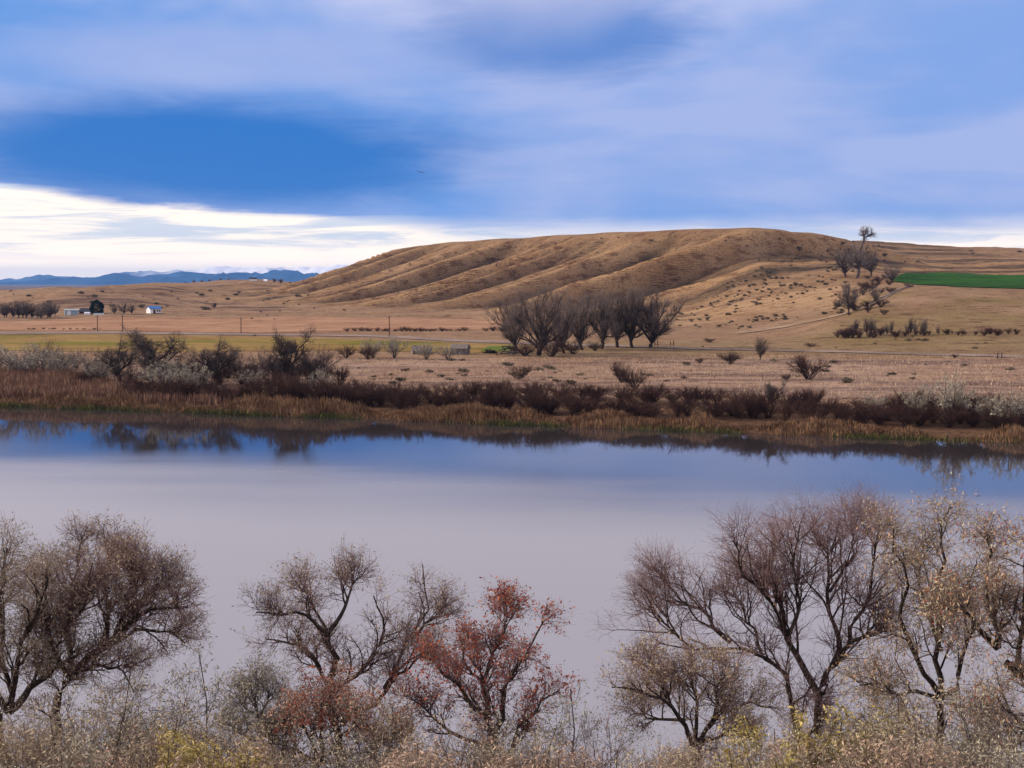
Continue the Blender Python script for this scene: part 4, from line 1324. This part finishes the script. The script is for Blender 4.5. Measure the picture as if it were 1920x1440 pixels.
for k, (px, py, h) in enumerate([(664, 516, 16), (676, 511, 18), (655, 520, 10)]):
    g = G(px, py + 3, 400)
    s = h * g[1] / F / cotton.h[k % 4]
    cotton.put(k, (g[0], g[1] + 6, g[2] - 1.0), random.uniform(0, 6.28), (s, s, s), 'purple bare tree behind the left slope of the mesa', 'trees behind the left slope of the mesa')

# evergreen
def evergreen():
    g = G(182, 589, 300)
    h = (589 - 563) / F * g[1]
    rg = np.random.default_rng(5)
    root = empty('evergreen_tree', (g[0], g[1], g[2]), 'dark evergreen tree with dense rounded crown between the shed and white house', 'tree')
    P, Rd = limb_set([(np.array([(0, 0, 0), (0, 0, h * 0.5), (0, 0, h * 0.95)]), 0.22, 0.04)], 8, 0.01, rg)
    link('trunk', mesh_from('evergreen_trunk', *tubes(P, Rd, 6), 4), M_bark, root)
    n = 5000
    zz = rg.uniform(0.06, 1, n)
    rad = np.where(zz < 0.35, 0.75 + 0.7 * zz, 1.0 - ((zz - 0.35) / 0.65) ** 3.2) * h * 0.44 * rg.uniform(0.55, 1.05, n) ** 0.5
    a = rg.uniform(0, 6.283, n)
    lump = 1 + 0.12 * np.sin(a * 3 + zz * 11)
    p = np.stack([np.cos(a) * rad * lump, np.sin(a) * rad * lump, zz * h], -1)
    d = unit(p * np.array([1, 1, 0]) + rg.normal(0, 0.6, (n, 3)) + np.array([0, 0, 0.3]))
    s = unit(np.cross(d, rg.normal(0, 1, (n, 3))))
    L = 0.42
    VV = np.stack([p, p + d * L * 0.5 + s * 0.14, p + d * L, p + d * L * 0.5 - s * 0.14], 1).reshape(-1, 3)
    link('crown', mesh_from('evergreen_crown', VV, np.arange(4 * n).reshape(n, 4), 4), M_needle, root)


evergreen()

# ------------------------------------------------------------------ reeds, sedge, grass (stuff)
def blades(xy, z, h, w, rg, lean=0.25, kind='blade'):
    n = len(xy)
    a = rg.uniform(0, np.pi, n)
    dx = np.stack([np.cos(a), np.sin(a), np.zeros(n)], -1) * (w * 0.5)[:, None]
    p = np.concatenate([xy, z[:, None]], -1)
    l = np.stack([rg.normal(0, lean, n), rg.normal(0, lean, n), np.ones(n)], -1)
    t = p + l * h[:, None]
    m = p + l * h[:, None] * 0.55 + np.stack([rg.normal(0, 0.04, n), rg.normal(0, 0.04, n), np.zeros(n)], -1)
    if kind == 'blade':
        V = np.stack([p - dx * 0.8, p + dx * 0.8, m + dx, t, m - dx], 1).reshape(-1, 3)
        return V, np.arange(5 * n).reshape(n, 5)
    V = np.stack([p - dx, p + dx, t], 1).reshape(-1, 3)
    return V, np.arange(3 * n).reshape(n, 3)


def stuff(name, V, f, k, mat, label, cat):
    return link(name, mesh_from(name, V, f, k), mat, kind='stuff', label=label, category=cat)


rg = np.random.default_rng(33)
n = 52000
x = rg.uniform(-75, 66, n)
s = rg.uniform(-1.3, 1, n)
s = rg.uniform(-0.6, 1, n)
# ragged back edge
s = -0.6 + (4.2 + 5.0 * fbm(x / 7.0 + 31, x * 0, 3)) * rg.random(n)
dens = 0.5 + 0.8 * fbm(x / 4.0, s / 2.0, 3)
keep = rg.random(n) < dens + 0.45
x, s = x[keep], s[keep]
y = shore_y(x) + s
hv = (0.95 + 1.3 * fbm(x / 5.0 + 3, y / 5.0, 3)) * rg.uniform(0.6, 1.15, len(x))
stuff('reeds', *blades(np.stack([x, y], -1), land(x, y) - 0.1, hv, rg.uniform(0.05, 0.11, len(x)), rg, 0.16), 5, M_reed, 'strip of tan dry reeds along the far water edge', 'reeds')
# deep reed bed at left
n = 26000
x = rg.uniform(-92, -33, n)
s = rg.uniform(3.5, 24, n)
y = shore_y(x) + s
px = x / y * F + 960
lim = np.interp(px, [-100, 100, 260, 345], [24, 22, 12, 4.5])
k = s < lim
x, y = x[k], y[k]
hv = (1.7 + 0.6 * fbm(x / 6.0, y / 6.0, 3)) * rg.uniform(0.7, 1.1, len(x))
stuff('reed_bed', *blades(np.stack([x, y], -1), land(x, y) - 0.1, hv, rg.uniform(0.07, 0.15, len(x)), rg, 0.12), 5, M_plume, 'deep bed of pinkish-brown plumed reeds at left', 'reeds')
# green sedge at the very edge
n = 15000
x = rg.uniform(-75, 66, n)
px = x / shore_y(x) * F + 960
pr = np.where(px < 1050, 0.95, 0.40) * (0.6 + 1.6 * fbm(x / 5.0 + 20, x * 0, 3))
k = rg.random(n) < pr
x = x[k]
y = shore_y(x) + rg.uniform(-1.1, 0.7, len(x))
stuff('sedge', *blades(np.stack([x, y], -1), np.maximum(land(x, y), -0.25) - 0.05, rg.uniform(0.35, 1.0, len(x)), rg.uniform(0.06, 0.13, len(x)), rg, 0.3), 5, M_sedge, 'dark green sedge at the foot of the reeds on the far waterline', 'sedge')
# meadow grass
n = 78000
x = rg.uniform(-110, 110, n)
y = rg.uniform(150, 250, n)
s = y - shore_y(x)
px = x / y * F + 960
k = (s > 10) & (px > -60) & (px < 1980) & (rg.random(n) < 0.55 + 0.9 * fbm(x / 9.0, y / 5.0, 4)) & ~((y > 238) & (px < 950))
x, y = x[k], y[k]
stuff('dry_grass', *blades(np.stack([x, y], -1), land(x, y) - 0.03, rg.uniform(0.15, 0.5, len(x)), rg.uniform(0.05, 0.14, len(x)), rg, 0.35, 'tri'), 3, M_grass, 'pale dry grass tufts covering the meadow behind the far bank', 'grass')
# grass on the near bank under the shrubs
n = 9000
x = rg.uniform(-16, 16, n)
y = rg.uniform(17, 37, n)
stuff('bank_grass', *blades(np.stack([x, y], -1), land(x, y) - 0.03, rg.uniform(0.25, 0.8, n), rg.uniform(0.012, 0.03, n), rg, 0.3, 'tri'), 3, M_leaf_pink, 'dry grass on the near bank between the shrubs', 'grass')


# ------------------------------------------------------------------ buildings, poles, fences, bird
def poly(name, verts, faces, mat, parent=None, **props):
    me = bpy.data.meshes.new(name)
    me.from_pydata([tuple(map(float, v)) for v in verts], [], faces)
    me.update()
    return link(name, me, mat, parent, **props)


def box(name, c, s, mat, parent=None, **props):
    x, y, z = c
    a, b, h = s[0] / 2, s[1] / 2, s[2] / 2
    v = [(x - a, y - b, z - h), (x + a, y - b, z - h), (x + a, y + b, z - h), (x - a, y + b, z - h), (x - a, y - b, z + h), (x + a, y - b, z + h), (x + a, y + b, z + h), (x - a, y + b, z + h)]
    f = [(0, 3, 2, 1), (4, 5, 6, 7), (0, 1, 5, 4), (1, 2, 6, 5), (2, 3, 7, 6), (3, 0, 4, 7)]
    return poly(name, v, f, mat, parent, **props)


def house(name, loc, rz, L, W, H, RH, wall, roof, label, cat='house', details=True, over=0.25):
    """gable ends at local -x and +x; long side with the door faces local -y"""
    r = empty(name, loc, label, cat, None, rz)
    a, b = L / 2, W / 2
    v = [(-a, -b, -0.3), (a, -b, -0.3), (a, b, -0.3), (-a, b, -0.3), (-a, -b, H), (a, -b, H), (a, b, H), (-a, b, H), (-a, 0, H + RH), (a, 0, H + RH)]
    f = [(0, 1, 5, 4), (2, 3, 7, 6), (3, 0, 4, 8, 7), (1, 2, 6, 9, 5), (0, 3, 2, 1)]
    poly('wall', v, f, wall, r)
    o, t = over, 0.14
    k = RH / b
    rf = []
    for sg in (-1, 1):
        e = sg * (b + o)
        ze = H - o * k + 0.03
        rf += [(-a - o, e, ze), (a + o, e, ze), (a + o, 0, H + RH + 0.03), (-a - o, 0, H + RH + 0.03), (-a - o, e, ze + t), (a + o, e, ze + t), (a + o, 0, H + RH + 0.03 + t), (-a - o, 0, H + RH + 0.03 + t)]
    fc = []
    for q in (0, 8):
        fc += [(q, q + 1, q + 2, q + 3), (q + 4, q + 7, q + 6, q + 5), (q, q + 4, q + 5, q + 1), (q + 1, q + 5, q + 6, q + 2), (q + 3, q + 2, q + 6, q + 7), (q, q + 3, q + 7, q + 4)]
    poly('roof', rf, fc, roof, r)
    if details:
        box('door', (-a * 0.25, -b - 0.03, H * 0.42), (0.95, 0.06, H * 0.84), M_door, r)
        for xx in (a * 0.3, a * 0.72):
            wn = box('window', (xx, -b - 0.025, H * 0.58), (0.75, 0.05, 0.9), M_white, r)
            box('pane', (xx, -b - 0.06, H * 0.58), (0.6, 0.03, 0.75), M_glass, wn)
        wn = box('window', (-a - 0.025, 0.2, H * 0.6), (0.05, 0.5, 0.5), M_white, r)
        box('pane', (-a - 0.06, 0.2, H * 0.6), (0.03, 0.38, 0.38), M_glass, wn)
    return r


def ground_at(px, py, dmin=300):
    return G(px, py, dmin)


g = ground_at(286, 588)
hs = house('white_house', (g[0], g[1] + 2, g[2] - 0.1), R(38), 4.6, 3.8, 1.9, 0.95, M_white, M_blue_roof, 'small white house with blue roof on the far side of the stubble field')
box('porch_deck', (0.2, -2.5, 0.1), (3.2, 1.0, 0.3), M_door, hs)
g = ground_at(131, 591)
sh = house('metal_shed', (g[0], g[1] + 2, g[2] - 0.1), R(20), 5.0, 3.6, 1.9, 0.35, M_grey_blue, M_grey_blue, 'grey-blue low shed left of the dark evergreen tree', 'shed', False)
box('door', (-1.0, -1.83, 0.85), (1.4, 0.06, 1.7), M_white, sh)
g = ground_at(153, 590)
house('dark_house', (g[0], g[1] + 6, g[2] - 0.1), R(-10), 4.2, 3.4, 1.2, 1.2, M_dark_roof, M_dark_roof, 'low dark-roofed house between the grey-blue shed and evergreen', 'house', False)
g = ground_at(162, 590.5)
house('white_outbuilding', (g[0], g[1] + 1, g[2] - 0.1), R(25), 1.9, 1.3, 0.75, 0.3, M_white, M_white, 'tiny white outbuilding in front of the dark-roofed house', 'shed', False, 0.1)
g = ground_at(184, 591)
house('white_trailer', (g[0], g[1] + 1, g[2] - 0.1), R(4), 3.8, 1.2, 0.55, 0.12, M_white, M_grey_blue, 'long low white trailer at the foot of the evergreen', 'trailer', False, 0.05)
D = 1085.0
for px, L_, H_, lab, rf in [(476, 5.6, 1.6, 'far white farmhouse with dark roof below the blue mountains', M_dark_roof), (499, 2.4, 1.1, 'far small white building right of the far farmhouse', M_white)]:
    x = (px - 960) / F * D
    house('farmhouse', (x, D, zland(x, D) - 0.1), R(8), L_, 3.5, H_, 1.0, M_white, rf, lab, 'house', False)

# ruined wooden sheds
def plank_shed(name, px, py, L, W, H, RH, rz, label, tilt=0.0, seed=1, roof_keep=1.0):
    rg = random.Random(seed)
    g = G(px, py, 150)
    r = empty(name, (g[0], g[1], g[2] - 0.1), label, 'shed', None, rz)
    r.rotation_euler = (tilt, tilt * 0.5, rz)
    def plank(nm, p0, p1, wv, th, up):
        p0, p1 = Vector(p0), Vector(p1)
        d = (p1 - p0)
        sx = Vector(wv)
        nrm = d.cross(sx).normalized() * th
        v = [p0, p0 + sx, p1 + sx, p1]
        v = [q for q in v] + [q + nrm for q in v]
        f = [(0, 1, 2, 3), (7, 6, 5, 4), (0, 4, 5, 1), (1, 5, 6, 2), (2, 6, 7, 3), (3, 7, 4, 0)]
        return poly(nm, v, f, M_wood, r)
    a, b = L / 2, W / 2
    n = int(L / 0.32)
    for i in range(n):
        x0 = -a + i * L / n
        for y0 in (-b, b):
            if rg.random() < 0.08:
                continue
            plank('plank', (x0, y0, 0), (x0 + rg.uniform(-0.03, 0.03), y0, H + rg.uniform(-0.12, 0.02)), (L / n - 0.03, 0, 0), 0.04, 0)
    m = int(W / 0.32)
    for i in range(m):
        y0 = -b + i * W / m
        hh = H + RH * (1 - abs(y0 + 0.16) / b)
        for x0 in (-a, a):
            plank('plank', (x0, y0, 0), (x0, y0, hh - 0.05), (0, W / m - 0.03, 0), 0.04, 0)
    for i in range(n):
        x0 = -a - 0.15 + i * (L + 0.3) / n
        for sg in (-1, 1):
            if rg.random() > roof_keep:
                continue
            plank('roof_board', (x0, sg * (b + 0.25), H - 0.1 + rg.uniform(0, 0.05)), (x0, 0, H + RH + 0.04), ((L + 0.3) / n - 0.03, 0, 0), 0.05 * (-1 if sg > 0 else 1), 0)
    return r


plank_shed('wooden_shed', 863, 665, 3.0, 2.2, 1.35, 0.65, R(-14), 'weathered wooden shed standing in the brush left of the cottonwoods', 0.03, 3)
plank_shed('collapsed_shed', 790, 664, 3.4, 2.4, 0.9, 0.7, R(10), 'collapsed grey wooden shed left of the standing one', 0.12, 4, 0.7)


def heap(name, px, py, w, h, label, mat, seed):
    g = G(px, py, 150)
    rg = np.random.default_rng(seed)
    r = empty(name, (g[0], g[1], g[2] - 0.1), label, 'heap')
    for i in range(26):
        a = rg.uniform(0, 6.28)
        L = w * rg.uniform(0.35, 0.75)
        rad = rg.uniform(0.07, 0.16)
        x0 = rg.normal(0, w * 0.22)
        zc = max(0.1, h * (1 - (abs(x0) / (w * 0.5)) ** 1.4) * rg.uniform(0.3, 1))
        c = np.array([x0, rg.normal(0, w * 0.15), zc])
        d = np.array([math.cos(a), math.sin(a) * 0.6, rg.normal(0, 0.22)]) * L / 2
        P, Rd = limb_set([(np.array([c - d, c, c + d]), rad, rad * 0.7)], 4, 0.03, rg)
        link('log', mesh_from('log', *tubes(P, Rd, 6), 4), mat, r)
    return r


heap('log_heap', 960, 666, 5.2, 1.7, 'dark heap of dead limbs at the left foot of the cottonwoods', M_bark, 2)
heap('brush_heap', 920, 663, 2.4, 0.9, 'small dark heap on the green patch left of the cottonwoods', M_bark, 3)


def post(name, px, pyb, pyt, r, label, mat=None, group=None, cat='post', dmin=150, cross=False, lean=0.0):
    g = G(px, pyb, dmin)
    h = (pyb - pyt) / F * g[1]
    root = empty(name, (g[0], g[1], g[2] - 0.3), label, cat, group)
    rg = np.random.default_rng(int(px))
    P, Rd = limb_set([(np.array([(0, 0, 0), (lean * 0.5 * h, 0, h * 0.5), (lean * h, 0, h + 0.3)]), r, r * 0.8)], 5, 0.002, rg)
    V_, q_ = tubes(P, Rd, 8)
    cap = [tuple(range(len(V_) - 8, len(V_)))]
    poly('shaft', V_, [tuple(x) for x in q_.tolist()] + cap, mat or M_pole, root)
    if cross:
        box('crossarm', (lean * h, -0.12, h - 0.15), (1.0, 0.06, 0.07), M_pole, root)
        for xx in (-0.42, 0.0, 0.42):
            box('insulator', (lean * h + xx, -0.12, h - 0.03), (0.05, 0.05, 0.10), M_wood, root)
    return root


for px, pb, pt, lab in [(183, 621.5, 591, 'leftmost wooden utility pole beside the far road'), (230, 622, 591, 'second utility pole from the left beside the far road'),
                        (452, 624, 595, 'utility pole beside the far road midway to the mesa'), (730, 632, 592, 'utility pole in front of the mesa foot')]:
    post('utility_pole', px, pb, pt, 0.13, lab, None, 'utility poles along the far road', 'utility pole', 200, True)
post('fence_post', 1870, 672, 661, 0.10, 'left of two dark posts beside the gravel road at right', M_bark, lean=0.06)
post('fence_post', 1878, 672, 661, 0.10, 'right of two dark posts beside the gravel road at right', M_bark, lean=0.02)
for i, (px, pb, pt) in enumerate([(1222, 648, 638), (1228, 648, 639), (1233, 648, 638)]):
    post('fence_post', px, pb, pt, 0.11, ['left', 'middle', 'right'][i] + ' post of three at the right end of the cottonwood clump', M_pole)
for i, (px, pb, pt) in enumerate([(1257, 648, 640), (1263, 648, 639)]):
    post('gate_post', px, pb, pt, 0.12, ['left', 'right'][i] + ' of two short posts right of the cottonwood clump', M_pole)
for px, pb, pt in [(1281, 712, 703), (1283.5, 712, 703), (1074, 708, 699), (1601, 712, 704), (1627, 712, 704), (1430, 711, 704), (1560, 711.5, 704), (1340, 710, 703)]:
    post('fence_post', px, pb, pt, 0.05, 'thin wooden fence post standing in the pale meadow', M_pole, 'thin fence posts in the meadow')


def gate(px, py):
    g = G(px, py, 150)
    r = empty('wooden_gate', (g[0], g[1] - 1.5, g[2] - 0.1), 'broken wooden gate in front of the dark heap of limbs', 'gate', None, R(6))
    for x in (-0.9, 0.0, 0.9):
        box('gate_post', (x, 0, 0.5), (0.1, 0.1, 1.2), M_wood, r)
    for z in (0.35, 0.65, 0.95):
        box('rail', (0, -0.08, z), (2.0, 0.05, 0.10), M_wood, r)


gate(962, 667)


def irrigation_pipe():
    pts = [(1625, 573), (1650, 562), (1672, 552), (1690, 543), (1712, 537)]
    P = [G(*p, 300) + np.array([0, 0, 0.35]) for p in pts]
    base = P[0].copy()
    Pt, Rd = limb_set([(np.array(P) - base, 0.22, 0.22)], 16, 0.003, np.random.default_rng(1))
    o = link('pipe', smooth(mesh_from('irrigation_pipe', *tubes(Pt, Rd, 8), 4)), M_wood)
    o.name = 'irrigation_pipe'
    o.location = base
    o['label'] = 'pale pipe running down the slope from the green field corner'
    o['category'] = 'pipe'


irrigation_pipe()


def bird():
    D = 260.0
    c = at(790, 323, D)
    r = empty('bird', c, 'dark bird gliding with spread wings in the cloudy sky', 'bird', None, R(10))
    rg = np.random.default_rng(2)
    P, Rd = limb_set([(np.array([(-0.05, -0.45, 0), (0, -0.1, 0.02), (0, 0.25, 0.0), (0, 0.5, -0.02)]), 0.07, 0.03)], 8, 0.0, rg)
    Rd[0] = [0.02, 0.06, 0.09, 0.1, 0.09, 0.07, 0.05, 0.02]
    link('body', smooth(mesh_from('bird_body', *tubes(P, Rd, 8), 4)), M_dark_roof, r)
    for s in (-1, 1):
        z1, z2 = (0.16, 0.28) if s < 0 else (-0.02, -0.14)
        v = [(0.03 * s, -0.16, 0.03), (0.45 * s, -0.2, z1), (0.92 * s, -0.02, z2), (0.5 * s, 0.14, z1), (0.03 * s, 0.18, 0.03)]
        v2 = [(x, y, z - 0.025) for x, y, z in v]
        f = [(0, 1, 2, 3, 4), (9, 8, 7, 6, 5)] + [(i, i + 5, (i + 1) % 5 + 5, (i + 1) % 5) for i in range(5)]
        poly('wing', v + v2, f, M_dark_roof, r)
    poly('tail', [(-0.05, 0.45, 0), (0.05, 0.45, 0), (0.12, 0.72, 0), (-0.12, 0.72, 0), (-0.05, 0.45, 0.02), (0.05, 0.45, 0.02), (0.12, 0.72, 0.01), (-0.12, 0.72, 0.01)],
         [(3, 2, 1, 0), (4, 5, 6, 7), (0, 1, 5, 4), (1, 2, 6, 5), (2, 3, 7, 6), (3, 0, 4, 7)], M_dark_roof, r)


bird()

# ------------------------------------------------------------------ haze
def haze():
    x0, x1, y0, y1, z0, z1 = -14000, 14000, -200, 26000, -30, 262
    m = bpy.data.materials.new('haze')
    m.use_nodes = True
    T = NT(m.node_tree)
    out = T.n('ShaderNodeOutputMaterial')
    pv = T.n('ShaderNodeVolumePrincipled')
    pv.inputs['Color'].default_value = (0.22, 0.50, 1.0, 1)
    pv.inputs['Density'].default_value = 4.5e-5
    pv.inputs['Anisotropy'].default_value = 0.0
    T.link(pv.outputs[0], out.inputs['Volume'])
    o = box('haze', ((x0 + x1) / 2, (y0 + y1) / 2, (z0 + z1) / 2), (x1 - x0, y1 - y0, z1 - z0), m)
    o['kind'] = 'stuff'
    o['label'] = 'thin blue haze in front of the far mountains'
    o['category'] = 'haze'


haze()
